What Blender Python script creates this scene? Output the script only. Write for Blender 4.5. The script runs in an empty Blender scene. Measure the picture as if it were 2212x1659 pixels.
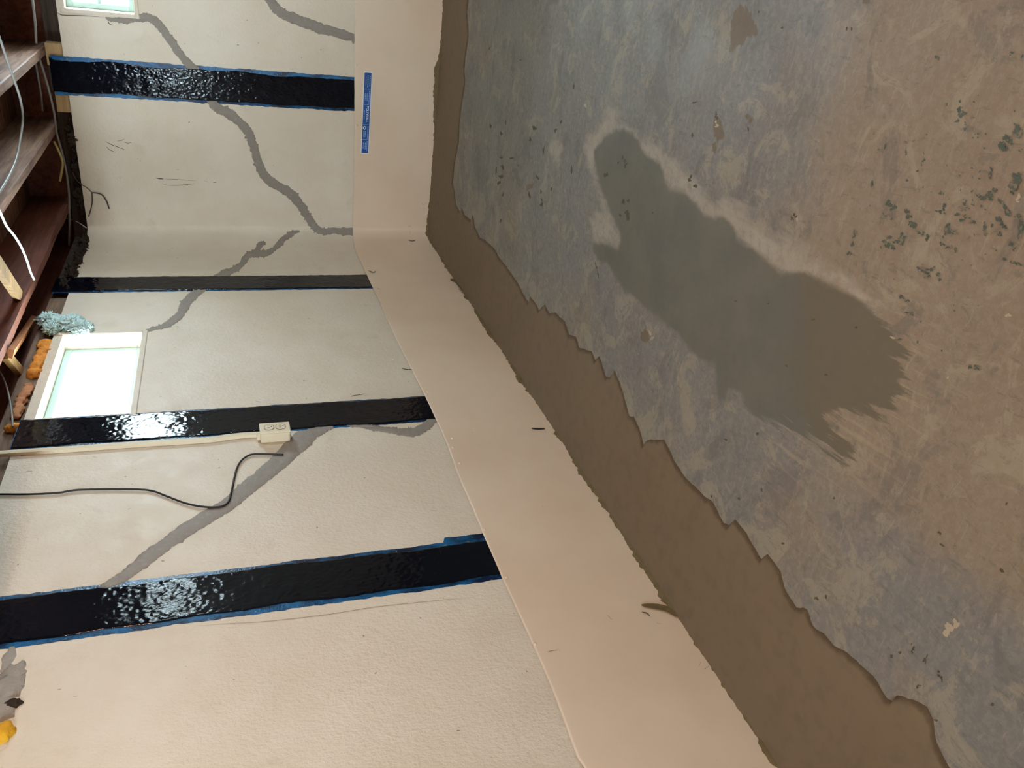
import bpy, bmesh, math, random
import numpy as np
from mathutils import Vector, Matrix, noise as mnoise

random.seed(7)
SC = bpy.context.scene
COL = SC.collection

# ------------------------------------------------------------------ camera
FPX, CXP, CYP = 1729.65, 1106.0, 829.5
CAM = np.array([1.67200, -4.72992, 1.20740])
RR = np.array([0.116363, -0.310729, -0.943349])      # picture right = world down
UU = np.array([0.871106, 0.488189, -0.053352])       # picture up = world right
FF = np.array([-0.477111, 0.815548, -0.327485])
cd = bpy.data.cameras.new('camera')
cd.sensor_fit = 'HORIZONTAL'
cd.sensor_width = 36.0
cd.lens = FPX / 2212 * 36
cd.clip_start = 0.02
cam = bpy.data.objects.new('camera', cd)
cam.matrix_world = Matrix(((RR[0], UU[0], -FF[0], CAM[0]), (RR[1], UU[1], -FF[1], CAM[1]),
                           (RR[2], UU[2], -FF[2], CAM[2]), (0, 0, 0, 1)))
COL.objects.link(cam)
SC.camera = cam

# ------------------------------------------------------------------ world, light, exposure
SC.view_settings.view_transform = 'Standard'
SC.view_settings.look = 'None'
SC.view_settings.gamma = 1
SC.view_settings.use_curve_mapping = False
SC.view_settings.exposure = 0.12
SC.cycles.use_denoising = True
SC.cycles.max_bounces = 6
SC.cycles.diffuse_bounces = 4
SC.cycles.adaptive_threshold = 0.02
SC.cycles.glossy_bounces = 3
SC.cycles.transmission_bounces = 3

wd = bpy.data.worlds.new('overcast_sky')
SC.world = wd
wd.use_nodes = True
bg = wd.node_tree.nodes['Background']
bg.inputs['Color'].default_value = (0.76, 0.885, 1.0, 1)
bg.inputs['Strength'].default_value = 122.0

def portal(loc, rot, sx, sy):
    l = bpy.data.lights.new('window_portal', 'AREA')
    l.shape = 'RECTANGLE'; l.size = sx; l.size_y = sy
    l.cycles.is_portal = True
    o = bpy.data.objects.new('window_portal', l)
    o.location = loc; o.rotation_euler = rot
    COL.objects.link(o)

ROOM_X, ROOM_Y = 4.6, -6.8
WT, WZ0, WZ1 = 0.28, 1.575, 1.885            # wall thickness, window sill and head height
WTOP = 1.92
WIN1 = (-1.925, -1.25)                        # along y on the left wall
WIN2 = (1.155, 1.86)                          # along x on the back wall
WIN3 = (2.50, 2.95)
WIN4 = (0.05, 2.10)                           # along x on the wall behind the camera
FILL_WIN5 = (-1.45, -0.85)                         # along y on the right wall; window added for fill light
zc, zh = (WZ0 + WZ1) / 2, WZ1 - WZ0
portal((-0.30, sum(WIN1) / 2, zc), (0, -math.pi / 2, 0), zh, WIN1[1] - WIN1[0])
portal((sum(WIN2) / 2, 0.30, zc), (-math.pi / 2, 0, 0), WIN2[1] - WIN2[0], zh)
portal((sum(WIN3) / 2, 0.30, zc), (-math.pi / 2, 0, 0), WIN3[1] - WIN3[0], zh)
portal((sum(WIN4) / 2, ROOM_Y - 0.30, zc), (math.pi / 2, 0, 0), WIN4[1] - WIN4[0], zh)
portal((ROOM_X + 0.30, sum(FILL_WIN5) / 2, zc), (0, math.pi / 2, 0), zh, FILL_WIN5[1] - FILL_WIN5[0])
LAMP_W = 35.0
LAMPS = [(1.55, -3.85, 1.84)]

# ------------------------------------------------------------------ helpers
def lin(c):
    return tuple(((v / 12.92) if v <= 0.04045 else ((v + 0.055) / 1.055) ** 2.4) for v in c)
def rgb(r, g, b):
    return lin((r / 255, g / 255, b / 255)) + (1.0,)

def ray(px):
    return FF + RR * (px[0] - CXP) / FPX - UU * (px[1] - CYP) / FPX
def onplane(px, ax, val):
    d = ray(px); t = (val - CAM[ax]) / d[ax]
    return CAM + d * t
def onfloor(px): return onplane(px, 2, 0.0)[:2]

# wall line in plan: along the back wall, round the soft corner, along the left wall
ARC = []
for i in range(13):
    t = i / 12
    b0, b1, b2 = (1 - t) ** 2, 2 * t * (1 - t), t * t
    ARC.append((0.07 * b0, -0.36 * b2))
PROF = [(ROOM_X, 0.0)] + ARC + [(0.0, ROOM_Y)]
PN = np.array(PROF)
SEG = np.hypot(*(PN[1:] - PN[:-1]).T)
SACC = np.concatenate([[0], np.cumsum(SEG)])
S_ARC0, S_ARC1 = SACC[1], SACC[13]
def s_back(x): return ROOM_X - x
def s_left(y): return S_ARC1 + (-0.36 - y)
VN = []                                        # smooth normals at profile points (into the room)
for i in range(len(PROF)):
    n = np.zeros(2)
    for j in (i - 1, i):
        if 0 <= j < len(SEG):
            d = (PN[j + 1] - PN[j]) / SEG[j]
            n += np.array([-d[1], d[0]])
    VN.append(n / np.linalg.norm(n))
VN = np.array(VN)
def W(s, z, off=0.0):
    j = int(np.clip(np.searchsorted(SACC, s) - 1, 0, len(SEG) - 1))
    t = (s - SACC[j]) / SEG[j]
    p = PN[j] * (1 - t) + PN[j + 1] * t
    n = VN[j] * (1 - t) + VN[j + 1] * t if 0 < j < len(SEG) - 1 else np.array([-(PN[j + 1] - PN[j])[1], (PN[j + 1] - PN[j])[0]]) / SEG[j]
    n = n / np.linalg.norm(n)
    return (p[0] + n[0] * off, p[1] + n[1] * off, z)
def hit(px):
    d = ray(px); best = None
    for j in range(len(SEG)):
        a = PN[j]; e = PN[j + 1] - a
        den = d[0] * e[1] - d[1] * e[0]
        if abs(den) < 1e-9: continue
        q = a - CAM[:2]
        t = (q[0] * e[1] - q[1] * e[0]) / den
        u = (q[0] * d[1] - q[1] * d[0]) / den
        if t > 0 and -0.02 <= u <= 1.02 and (best is None or t < best[0]):
            best = (t, SACC[j] + u * SEG[j], CAM[2] + d[2] * t)
    return (best[1], best[2])

def n3(x, y, z=0.0): return mnoise.noise((x, y, z))

def mesh(name, v, f, mat=None, parent=None, smooth=False):
    me = bpy.data.meshes.new(name)
    me.from_pydata([tuple(map(float, p)) for p in v], [], f)
    me.update()
    if smooth:
        me.polygons.foreach_set('use_smooth', [True] * len(me.polygons))
    o = bpy.data.objects.new(name, me)
    COL.objects.link(o)
    if mat: me.materials.append(mat)
    if parent: o.parent = parent
    return o
def empty(name, loc=(0, 0, 0)):
    o = bpy.data.objects.new(name, None)
    o.location = loc; o.empty_display_size = 0.05
    COL.objects.link(o)
    return o
def tag(o, label=None, cat=None, group=None, kind=None):
    if label: o['label'] = label
    if cat: o['category'] = cat
    if group: o['group'] = group
    if kind: o['kind'] = kind
    return o
def recalc(o):
    bm = bmesh.new(); bm.from_mesh(o.data)
    bmesh.ops.recalc_face_normals(bm, faces=bm.faces)
    bm.to_mesh(o.data); bm.free()
    return o
BOXF = [(0, 1, 3, 2), (4, 6, 7, 5), (0, 4, 5, 1), (2, 3, 7, 6), (0, 2, 6, 4), (1, 5, 7, 3)]
def box(name, x0, x1, y0, y1, z0, z1, mat, parent=None, bevel=0.0, seg=2):
    v = [(x, y, z) for x in (x0, x1) for y in (y0, y1) for z in (z0, z1)]
    o = mesh(name, v, BOXF, mat, parent)
    bm = bmesh.new(); bm.from_mesh(o.data)
    bmesh.ops.recalc_face_normals(bm, faces=bm.faces)
    if bevel:
        bmesh.ops.bevel(bm, geom=bm.edges[:], offset=bevel, segments=seg, affect='EDGES', profile=0.6)
    bm.to_mesh(o.data); bm.free()
    return o
def spline(pts, n=8):
    P = [np.array(p, float) for p in pts]
    out = []
    for i in range(len(P) - 1):
        a, b = P[max(i - 1, 0)], P[i]; c, d = P[i + 1], P[min(i + 2, len(P) - 1)]
        for k in range(n):
            t = k / n
            out.append(0.5 * ((2 * b) + (-a + c) * t + (2 * a - 5 * b + 4 * c - d) * t * t + (-a + 3 * b - 3 * c + d) * t ** 3))
    out.append(P[-1])
    return out
def tube(name, pts, r, mat, parent=None, seg=7, sides_noise=0.0, n=6):
    P = spline(pts, n) if n > 1 else [np.array(p, float) for p in pts]
    v, f = [], []
    up = np.array([0.13, 0.27, 0.95])
    for i, p in enumerate(P):
        t = P[min(i + 1, len(P) - 1)] - P[max(i - 1, 0)]
        t = t / (np.linalg.norm(t) + 1e-9)
        a = np.cross(t, up)
        if np.linalg.norm(a) < 0.1: a = np.cross(t, np.array([1.0, 0, 0]))
        a /= np.linalg.norm(a); b = np.cross(t, a)
        rr = r(i / (len(P) - 1)) if callable(r) else r
        for k in range(seg):
            an = 2 * math.pi * k / seg
            q = rr * (1 + sides_noise * n3(i * 0.9, k * 1.7, 3.1))
            v.append(p + (a * math.cos(an) + b * math.sin(an)) * q)
    for i in range(len(P) - 1):
        for k in range(seg):
            f.append((i * seg + k, i * seg + (k + 1) % seg, (i + 1) * seg + (k + 1) % seg, (i + 1) * seg + k))
    f.append(tuple(range(seg))); f.append(tuple(range((len(P) - 1) * seg, len(P) * seg)))
    return recalc(mesh(name, v, f, mat, parent, smooth=True))

# ------------------------------------------------------------------ materials
class NT:
    def __init__(self, name):
        self.m = bpy.data.materials.new(name); self.m.use_nodes = True
        self.t = self.m.node_tree; self.b = self.t.nodes['Principled BSDF']
        self.geo = self.t.nodes.new('ShaderNodeNewGeometry')
    def n(self, typ, **kw):
        nd = self.t.nodes.new(typ)
        for k, v in kw.items(): setattr(nd, k, v)
        return nd
    def link(self, a, b): self.t.links.new(a, b)
    def put(self, sock, v):
        if hasattr(v, 'is_linked') or isinstance(v, bpy.types.NodeSocket): self.link(v, sock)
        else: sock.default_value = v
    def pos(self, scale=(1, 1, 1)):
        mp = self.n('ShaderNodeMapping'); mp.inputs['Scale'].default_value = scale
        self.link(self.geo.outputs['Position'], mp.inputs['Vector'])
        return mp.outputs['Vector']
    def noise(self, scale, detail=3, rough=0.55, vec=None, dist=0.0):
        nd = self.n('ShaderNodeTexNoise')
        nd.inputs['Scale'].default_value = scale; nd.inputs['Detail'].default_value = detail
        nd.inputs['Roughness'].default_value = rough; nd.inputs['Distortion'].default_value = dist
        self.link(vec if vec is not None else self.geo.outputs['Position'], nd.inputs['Vector'])
        return nd.outputs['Fac']
    def step(self, v, lo, hi, a=0.0, b=1.0):
        nd = self.n('ShaderNodeMapRange'); nd.interpolation_type = 'SMOOTHSTEP'
        self.put(nd.inputs['Value'], v)
        for k, x in (('From Min', lo), ('From Max', hi), ('To Min', a), ('To Max', b)): nd.inputs[k].default_value = x
        return nd.outputs['Result']
    def math(self, op, a, b=0.0):
        nd = self.n('ShaderNodeMath', operation=op); self.put(nd.inputs[0], a); self.put(nd.inputs[1], b)
        return nd.outputs[0]
    def mix(self, fac, a, b):
        nd = self.n('ShaderNodeMix', data_type='RGBA')
        self.put(nd.inputs[0], fac); self.put(nd.inputs[6], a); self.put(nd.inputs[7], b)
        return nd.outputs[2]
    def attr(self, name):
        nd = self.n('ShaderNodeAttribute'); nd.attribute_name = name
        return nd.outputs['Fac']
    def bump(self, h, strength, dist=0.01, prev=None):
        nd = self.n('ShaderNodeBump'); nd.inputs['Strength'].default_value = strength
        nd.inputs['Distance'].default_value = dist; self.link(h, nd.inputs['Height'])
        if prev: self.link(prev, nd.inputs['Normal'])
        return nd.outputs['Normal']
    def out(self, col=None, rough=None, normal=None, spec=None, metal=None):
        if col is not None: self.put(self.b.inputs['Base Color'], col)
        if rough is not None: self.put(self.b.inputs['Roughness'], rough)
        if normal is not None: self.link(normal, self.b.inputs['Normal'])
        if spec is not None: self.put(self.b.inputs['Specular IOR Level'], spec)
        if metal is not None: self.put(self.b.inputs['Metallic'], metal)
        return self.m

def plain(name, c, rough=0.6, spec=0.3, bump=None, vary=0.12, vscale=8):
    t = NT(name)
    dark = tuple(x * (1 - vary) for x in c[:3]) + (1,)
    lightc = tuple(min(1, x * (1 + vary)) for x in c[:3]) + (1,)
    col = t.mix(t.noise(vscale, 4), dark, lightc)
    nm = t.bump(t.noise(bump[0], 4), bump[1], bump[2]) if bump else None
    return t.out(col, rough, nm, spec)

def m_wall():
    t = NT('painted_concrete_wall')
    c = t.mix(t.step(t.noise(2.2, 5, 0.6), 0.35, 0.7), rgb(217, 200, 179), rgb(225, 210, 192))
    c = t.mix(t.step(t.noise(5.5, 4, 0.6, dist=0.6), 0.60, 0.76, 0, 0.35), c, rgb(196, 180, 152))
    fl = t.step(t.noise(38, 2, 0.5), 0.745, 0.775)
    c = t.mix(t.math('MULTIPLY', fl, 0.75), c, rgb(120, 104, 84))
    fl2 = t.step(t.noise(90, 1, 0.5, t.pos((1, 1, 0.35))), 0.80, 0.83)
    c = t.mix(t.math('MULTIPLY', fl2, 0.8), c, rgb(70, 62, 55))
    h1 = t.noise(48, 5, 0.62)
    h2 = t.noise(150, 3, 0.6, t.pos((1, 1, 0.55)))
    nm = t.bump(h2, 0.5, 0.0035, t.bump(h1, 0.42, 0.008))
    return t.out(c, t.step(t.noise(14, 3), 0.3, 0.7, 0.42, 0.62), nm, 0.45)

def m_patch():
    t = NT('grey_patching_mortar')
    c = t.mix(t.noise(26, 5, 0.65), rgb(130, 118, 108), rgb(156, 144, 133))
    c = t.mix(t.step(t.noise(70, 3), 0.55, 0.75, 0, 0.5), c, rgb(166, 158, 148))
    nm = t.bump(t.noise(160, 4, 0.65), 0.5, 0.004)
    return t.out(c, 0.55, nm, 0.4)

def m_band():
    t = NT('carbon_fibre_band')
    c = t.mix(t.noise(20, 3), (0.0010, 0.0016, 0.0035, 1), (0.0025, 0.004, 0.009, 1))
    h1 = t.noise(140, 3, 0.6, t.pos((1, 1, 0.5)))
    h2 = t.noise(420, 2, 0.5, t.pos((1, 1, 0.3)))
    nm = t.bump(h2, 0.10, 0.002)
    return t.out(c, t.step(t.noise(9, 3), 0.35, 0.65, 0.05, 0.10), nm, 0.18)

def m_resin():
    t = NT('blue_epoxy_resin')
    c = t.mix(t.step(t.noise(18, 4, 0.6, t.pos((1, 1, 0.5))), 0.36, 0.62), rgb(5, 28, 58), rgb(22, 92, 142))
    c = t.mix(t.step(t.noise(45, 3), 0.62, 0.75, 0, 0.6), c, rgb(120, 160, 170))
    nm = t.bump(t.noise(120, 3), 0.4, 0.004)
    return t.out(c, 0.25, nm, 0.25)

def m_sheet():
    t = NT('beige_vinyl_sheet')
    c = t.mix(t.step(t.noise(1.8, 4), 0.3, 0.7), rgb(220, 193, 167), rgb(228, 204, 180))
    c = t.mix(t.step(t.noise(60, 2), 0.77, 0.80, 0, 0.5), c, rgb(150, 128, 102))
    h = t.noise(2.6, 3, 0.5)
    nm = t.bump(t.noise(220, 2), 0.08, 0.002, t.bump(h, 0.10, 0.03))
    return t.out(c, 0.42, nm, 0.4)

def m_mortar():
    t = NT('damp_trowelled_mortar')
    edge_shade = t.attr('edge_shade')
    c = t.mix(t.noise(3.0, 5, 0.6), rgb(114, 96, 76), rgb(125, 106, 84))
    c = t.mix(t.step(t.noise(20, 4), 0.45, 0.7, 0, 0.35), c, rgb(100, 86, 68))
    w2 = t.math('ADD', edge_shade, t.math('MULTIPLY', t.math('SUBTRACT', t.noise(28, 4), 0.5), 0.03))
    c = t.mix(t.step(w2, 0.008, 0.026, 1.0, 0.0), c, rgb(86, 69, 49))  # slab-edge shade and damp margin painted as one darker brown band
    nm = t.bump(t.noise(7, 3), 0.25, 0.012)
    return t.out(c, 0.62, nm, 0.3)

def m_smear():
    t = NT('olive_mortar_smear')
    c = t.mix(t.noise(30, 4), rgb(84, 66, 36), rgb(128, 108, 72))
    return t.out(c, 0.6, t.bump(t.noise(120, 3), 0.5, 0.004), 0.3)

def m_floor():
    t = NT('worn_painted_slab')
    tint, dark, light, peel, smear = (t.attr(k) for k in ('worn', 'damp', 'pale', 'peel', 'gloss'))
    fine = t.noise(55, 6, 0.75)
    grey = t.mix(t.noise(2.4, 6, 0.65), rgb(110, 106, 102), rgb(126, 123, 121))
    beige = t.mix(t.noise(4.0, 6, 0.65), rgb(128, 112, 95), rgb(142, 125, 107))
    wv = t.math('ADD', tint, t.math('MULTIPLY', t.math('SUBTRACT', t.noise(4.5, 8, 0.7, dist=0.5), 0.5), 1.5))
    c = t.mix(t.step(wv, -0.15, 1.15), grey, beige)
    c = t.mix(t.step(fine, 0.44, 0.60, 0, 0.25), c, rgb(160, 150, 134))
    # scraped streaks in the paint
    st = t.noise(9, 6, 0.75, t.pos((0.9, 5.5, 1)), 0.5)
    c = t.mix(t.step(st, 0.54, 0.74, 0, 0.26), c, rgb(166, 156, 138))
    st3 = t.noise(14, 5, 0.7, t.pos((4.5, 1.0, 1)), 0.4)
    c = t.mix(t.step(st3, 0.60, 0.76, 0, 0.30), c, rgb(110, 104, 92))
    rim = t.attr('rim')
    w1 = t.math('ADD', t.noise(7, 9, 0.72, None, 1.0), t.math('MULTIPLY', rim, 0.075))
    c = t.mix(t.step(w1, 0.535, 0.60, 0, 0.50), c, t.mix(t.noise(20, 4), rgb(164, 150, 126), rgb(150, 141, 124)))
    w2 = t.noise(5.0, 9, 0.72, t.pos((1, 1.4, 3)), 0.8)
    c = t.mix(t.step(w2, 0.53, 0.60, 0, 0.40), c, rgb(96, 91, 88))
    w3 = t.noise(30, 6, 0.7, t.pos((1.8, 0.7, 1)), 0.6)
    c = t.mix(t.step(w3, 0.56, 0.64, 0, 0.35), c, rgb(92, 86, 76))
    w4 = t.noise(24, 7, 0.75, t.pos((0.6, 2.4, 1)), 0.8)
    c = t.mix(t.step(w4, 0.57, 0.64, 0, 0.30), c, rgb(166, 155, 137))
    # small chips
    ch = t.step(t.noise(42, 3, 0.6), 0.70, 0.74)
    c = t.mix(t.math('MULTIPLY', ch, 0.55), c, rgb(98, 88, 72))
    # pale smear left by a trowel, with brushed edge
    br = t.math('MULTIPLY', t.math('SUBTRACT', t.noise(16, 4, 0.6, t.pos((1.6, 0.5, 1)), 0.3), 0.5), 0.10)
    lf = t.step(t.math('ADD', light, br), -0.030, 0.018, 1, 0)
    lf = t.math('MULTIPLY', lf, t.step(t.noise(26, 7, 0.75, None, 0.8), 0.36, 0.56, 0.45, 1.0))
    c = t.mix(t.math('MULTIPLY', lf, 0.80), c, t.mix(t.noise(9, 4), rgb(176, 165, 152), rgb(156, 143, 126)))
    # damp cement patch
    jt = t.math('MULTIPLY', t.math('SUBTRACT', t.noise(24, 4, 0.6, t.pos((1.0, 0.45, 1))), 0.5), 0.040)
    mp = t.n('ShaderNodeMapping'); mp.inputs['Rotation'].default_value = (0, 0, -BRUSH_A); mp.inputs['Scale'].default_value = (0.10, 1.0, 1)
    mp.vector_type = 'POINT'
    rot = t.n('ShaderNodeMapping'); rot.inputs['Rotation'].default_value = (0, 0, -BRUSH_A)
    t.link(t.geo.outputs['Position'], rot.inputs['Vector'])
    mp.inputs['Rotation'].default_value = (0, 0, 0)
    t.link(rot.outputs['Vector'], mp.inputs['Vector'])
    bs = t.math('MULTIPLY', t.math('SUBTRACT', t.noise(44, 5, 0.65, mp.outputs['Vector']), 0.5), t.math('MULTIPLY', t.attr('brush'), 0.30))
    c = t.mix(t.math('MULTIPLY', t.attr('brush'), t.step(t.noise(52, 5, 0.65, mp.outputs['Vector']), 0.52, 0.64, 0, 0.45)), c, rgb(170, 152, 126))
    df = t.step(t.math('ADD', t.math('ADD', dark, bs), jt), -0.012, 0.009, 1, 0)
    dcol = t.mix(t.step(t.noise(4.5, 8, 0.7), 0.38, 0.62), rgb(99, 96, 87), rgb(107, 102, 90))
    dcol = t.mix(t.step(wv, 0.35, 0.9, 0, 0.7), dcol, rgb(104, 92, 74))
    c = t.mix(t.math('MULTIPLY', df, 0.95), c, dcol)
    pf = t.step(t.math('ADD', peel, t.math('MULTIPLY', t.math('SUBTRACT', t.noise(60, 3), 0.5), 0.03)), -0.004, 0.003, 1, 0)
    c = t.mix(pf, c, t.mix(t.noise(70, 4), rgb(100, 86, 69), rgb(122, 104, 84)))
    h = t.noise(70, 4, 0.6)
    nm = t.bump(h, 0.16, 0.004, t.bump(t.noise(6, 3), 0.10, 0.02))
    return t.out(c, t.step(t.noise(6, 4), 0.3, 0.7, 0.45, 0.62), nm, 0.28)

_b = onfloor((1975, 925)) - onfloor((1880, 870))
BRUSH_A = math.atan2(_b[1], _b[0])                 # direction of the trowel strokes on the slab
def m_wood(name, a, b, along='y', rough=0.75, scale=6):
    t = NT(name)
    sc = {'x': (0.08, 1, 1), 'y': (1, 0.08, 1), 'z': (1, 1, 0.08)}[along]
    g = t.noise(scale * 6, 6, 0.65, t.pos(sc), 0.6)
    c = t.mix(t.step(g, 0.3, 0.7), a, b)
    c = t.mix(t.step(t.noise(5, 4), 0.45, 0.75, 0, 0.5), c, tuple(x * 0.55 for x in a[:3]) + (1,))
    return t.out(c, rough, t.bump(g, 0.35, 0.004), 0.25)

def m_glass():
    t = NT('window_glass')
    tr = t.n('ShaderNodeBsdfTransparent'); tr.inputs['Color'].default_value = (0.93, 0.98, 0.97, 1)
    gl = t.n('ShaderNodeBsdfGlossy'); gl.inputs['Roughness'].default_value = 0.02
    mx = t.n('ShaderNodeMixShader'); mx.inputs[0].default_value = 0.06
    t.link(tr.outputs[0], mx.inputs[1]); t.link(gl.outputs[0], mx.inputs[2])
    t.link(mx.outputs[0], t.t.nodes['Material Output'].inputs['Surface'])
    return t.m

M_WALL, M_PATCH, M_BAND, M_RESIN = m_wall(), m_patch(), m_band(), m_resin()
M_SHEET, M_MORTAR, M_SMEAR, M_FLOOR = m_sheet(), m_mortar(), m_smear(), m_floor()
M_JOIST = m_wood('old_joist_wood', rgb(96, 66, 54), rgb(142, 112, 94))
M_JOISTD = m_wood('red_brown_joist_wood', rgb(92, 48, 36), rgb(120, 74, 58))
M_BOARD = m_wood('subfloor_board_wood', rgb(92, 60, 44), rgb(130, 92, 68), 'x')
M_SILL = m_wood('dusty_sill_wood', rgb(108, 84, 66), rgb(150, 122, 98), 'x')
M_PALE = m_wood('pale_lath_wood', rgb(160, 122, 78), rgb(190, 152, 104), 'x')
M_LATHD = m_wood('darkened_lath_wood', rgb(96, 72, 46), rgb(128, 98, 66), 'x')  # pale lath wood, colour darkened to offset strong window light
M_PINK = m_wood('raw_pink_wood', rgb(176, 112, 74), rgb(204, 142, 100), 'x')
M_GLASS = m_glass()
M_FRAME = plain('white_window_frame', rgb(178, 206, 204), 0.4, 0.4)
M_PLAST = plain('ivory_plastic', rgb(226, 210, 182), 0.4, 0.4, vary=0.05)
M_DARKP = plain('dark_slot', rgb(66, 54, 42), 0.6)
M_BLACK = plain('black_cable_sheath', rgb(38, 32, 28), 0.5)
M_GREYC = plain('grey_cable_sheath', rgb(128, 122, 116), 0.5)
M_WHITEC = plain('white_cable_sheath', rgb(232, 232, 226), 0.45)
M_YELC = plain('yellowed_cable_sheath', rgb(176, 160, 104), 0.5)
M_FOAMO = plain('orange_spray_foam', rgb(222, 146, 62), 0.8, 0.2, (60, 0.8, 0.01), 0.3, 25)
M_FOAMY = plain('yellow_spray_foam', rgb(214, 158, 40), 0.8, 0.2, (60, 0.8, 0.01), 0.3, 25)
M_FLEECE = plain('aqua_insulation_fibre', rgb(214, 244, 241), 0.9, 0.1, (90, 0.8, 0.01), 0.22, 16)
M_BLUE = plain('blue_sticker_print', rgb(10, 70, 146), 0.4, 0.4, vary=0.05)
M_WHITE = plain('white_print', rgb(228, 232, 238), 0.5, vary=0.03)
M_PRINT = plain('pale_blue_print', rgb(142, 172, 206), 0.5, vary=0.05)
def m_fleck():
    t = NT('green_paint_fleck')
    c = t.mix(t.noise(60, 4), rgb(56, 68, 60), rgb(94, 100, 86))
    c = t.mix(t.step(t.noise(75, 4, 0.7), 0.52, 0.58), c, rgb(126, 114, 95))
    return t.out(c, 0.5, None, 0.35)
M_GREEN = m_fleck()
M_CHIP = plain('brown_chip_hole', rgb(84, 76, 60), 0.7, 0.3, vary=0.3, vscale=40)
M_PALEF = plain('pale_paint_chip', rgb(172, 157, 132), 0.6, vary=0.1)
M_SCUFF = plain('dark_scuff', rgb(74, 66, 58), 0.6, vary=0.2)
M_HAIR = plain('hairline_crack_tan', rgb(172, 150, 122), 0.7, vary=0.1)  # tan colour of the fine wall crack
M_SCUFFB = plain('black_scuff', rgb(26, 24, 34), 0.6, vary=0.2)
M_LUMP = plain('pale_grey_mortar_lump', rgb(158, 148, 138), 0.7, 0.3, (50, 0.7, 0.01), 0.2, 14)
M_HOLE = plain('dark_cavity_debris', rgb(58, 48, 40), 0.9, 0.1, (70, 0.8, 0.01), 0.35, 20)

# ------------------------------------------------------------------ room shell
def cells(name, us, zs, is_hole, mp, mat, depth):
    """solid slab made of cells over (u, z); mp(u, z, d) gives the point d behind the face"""
    v, f, idx = [], [], {}
    def vi(i, k, d):
        key = (i, k, d)
        if key not in idx:
            idx[key] = len(v); v.append(mp(us[i], zs[k], depth if d else 0.0))
        return idx[key]
    nu, nz = len(us) - 1, len(zs) - 1
    solid = lambda i, k: 0 <= i < nu and 0 <= k < nz and not is_hole((us[i] + us[i + 1]) / 2, (zs[k] + zs[k + 1]) / 2)
    for i in range(nu):
        for k in range(nz):
            if not solid(i, k): continue
            f.append((vi(i, k, 0), vi(i + 1, k, 0), vi(i + 1, k + 1, 0), vi(i, k + 1, 0)))
            f.append((vi(i, k, 1), vi(i, k + 1, 1), vi(i + 1, k + 1, 1), vi(i + 1, k, 1)))
            if not solid(i - 1, k): f.append((vi(i, k, 0), vi(i, k + 1, 0), vi(i, k + 1, 1), vi(i, k, 1)))
            if not solid(i + 1, k): f.append((vi(i + 1, k, 0), vi(i + 1, k, 1), vi(i + 1, k + 1, 1), vi(i + 1, k + 1, 0)))
            if not solid(i, k - 1): f.append((vi(i, k, 0), vi(i, k, 1), vi(i + 1, k, 1), vi(i + 1, k, 0)))
            if not solid(i, k + 1): f.append((vi(i, k + 1, 0), vi(i + 1, k + 1, 0), vi(i + 1, k + 1, 1), vi(i, k + 1, 1)))
    o = recalc(mesh(name, v, f, mat))
    o['kind'] = 'structure'
    return o

ZS = [-0.15, WZ0, WZ1, WTOP]
def in_z(z): return WZ0 < z < WZ1
wall_back = cells('wall_back', [-WT, 0.07, WIN2[0], WIN2[1], WIN3[0], WIN3[1], ROOM_X], ZS,
                  lambda x, z: in_z(z) and (WIN2[0] < x < WIN2[1] or WIN3[0] < x < WIN3[1]),
                  lambda x, z, d: (x, (0.0 if x > 0 else 0.12) + d, z), M_WALL, WT)
ul = [SACC[i] for i in range(1, 14)] + [s_left(WIN1[1]), s_left(WIN1[0]), s_left(-3.10), s_left(-3.36), s_left(ROOM_Y)]
def left_map(s, z, d):
    p = W(s, z, 0.0)
    return (p[0] - d, p[1] + (0.0 if s > S_ARC1 - 1e-6 else 0.0), z)
ZL = [-0.15, WZ0, 1.765, WZ1, WTOP]
wall_left = cells('wall_left', ul, ZL,
                  lambda s, z: (in_z(z) and s_left(WIN1[1]) < s < s_left(WIN1[0])) or (z > 1.765 and s_left(-3.10) < s < s_left(-3.36)),
                  left_map, M_WALL, WT)
wall_front = cells('wall_front', [-WT, WIN4[0], WIN4[1], ROOM_X], ZS, lambda x, z: in_z(z) and WIN4[0] < x < WIN4[1],
                   lambda x, z, d: (x, ROOM_Y - d, z), M_WALL, WT)
wall_right = cells('wall_right', [ROOM_Y - WT, FILL_WIN5[0], FILL_WIN5[1], 0.28], ZS, lambda y, z: in_z(z) and FILL_WIN5[0] < y < FILL_WIN5[1],
                   lambda y, z, d: (ROOM_X + d, y, z), M_WALL, WT)

# floor: one grid, fine where the picture looks at it
def sdf(P, poly):
    poly = np.array(poly); n = len(poly)
    d2 = np.full(len(P), 1e9); inside = np.zeros(len(P), bool)
    for i in range(n):
        a, b = poly[i], poly[(i + 1) % n]; e = b - a
        w = P - a
        t = np.clip((w @ e) / (e @ e + 1e-12), 0, 1)
        q = w - t[:, None] * e
        d2 = np.minimum(d2, (q * q).sum(1))
        c = (a[1] > P[:, 1]) != (b[1] > P[:, 1])
        xs = a[0] + (P[:, 1] - a[1]) * e[0] / (e[1] if abs(e[1]) > 1e-12 else 1e-12)
        inside ^= c & (P[:, 0] < xs)
    d = np.sqrt(d2)
    return np.where(inside, -d, d)
gx = np.concatenate([[-WT], np.arange(0.0, 2.1, 0.0085), np.linspace(2.2, ROOM_X + WT, 8)])
gy = np.concatenate([np.linspace(ROOM_Y - WT, -4.6, 8), np.arange(-4.5, 0.02, 0.0085), [WT]])
GX, GY = np.meshgrid(gx, gy, indexing='ij')
FP = np.c_[GX.ravel(), GY.ravel()]
ny = len(gy)
fv = np.c_[FP, np.zeros(len(FP))]
ii, jj = np.meshgrid(np.arange(len(gx) - 1), np.arange(ny - 1), indexing='ij')
b = (ii * ny + jj).ravel()
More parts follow.
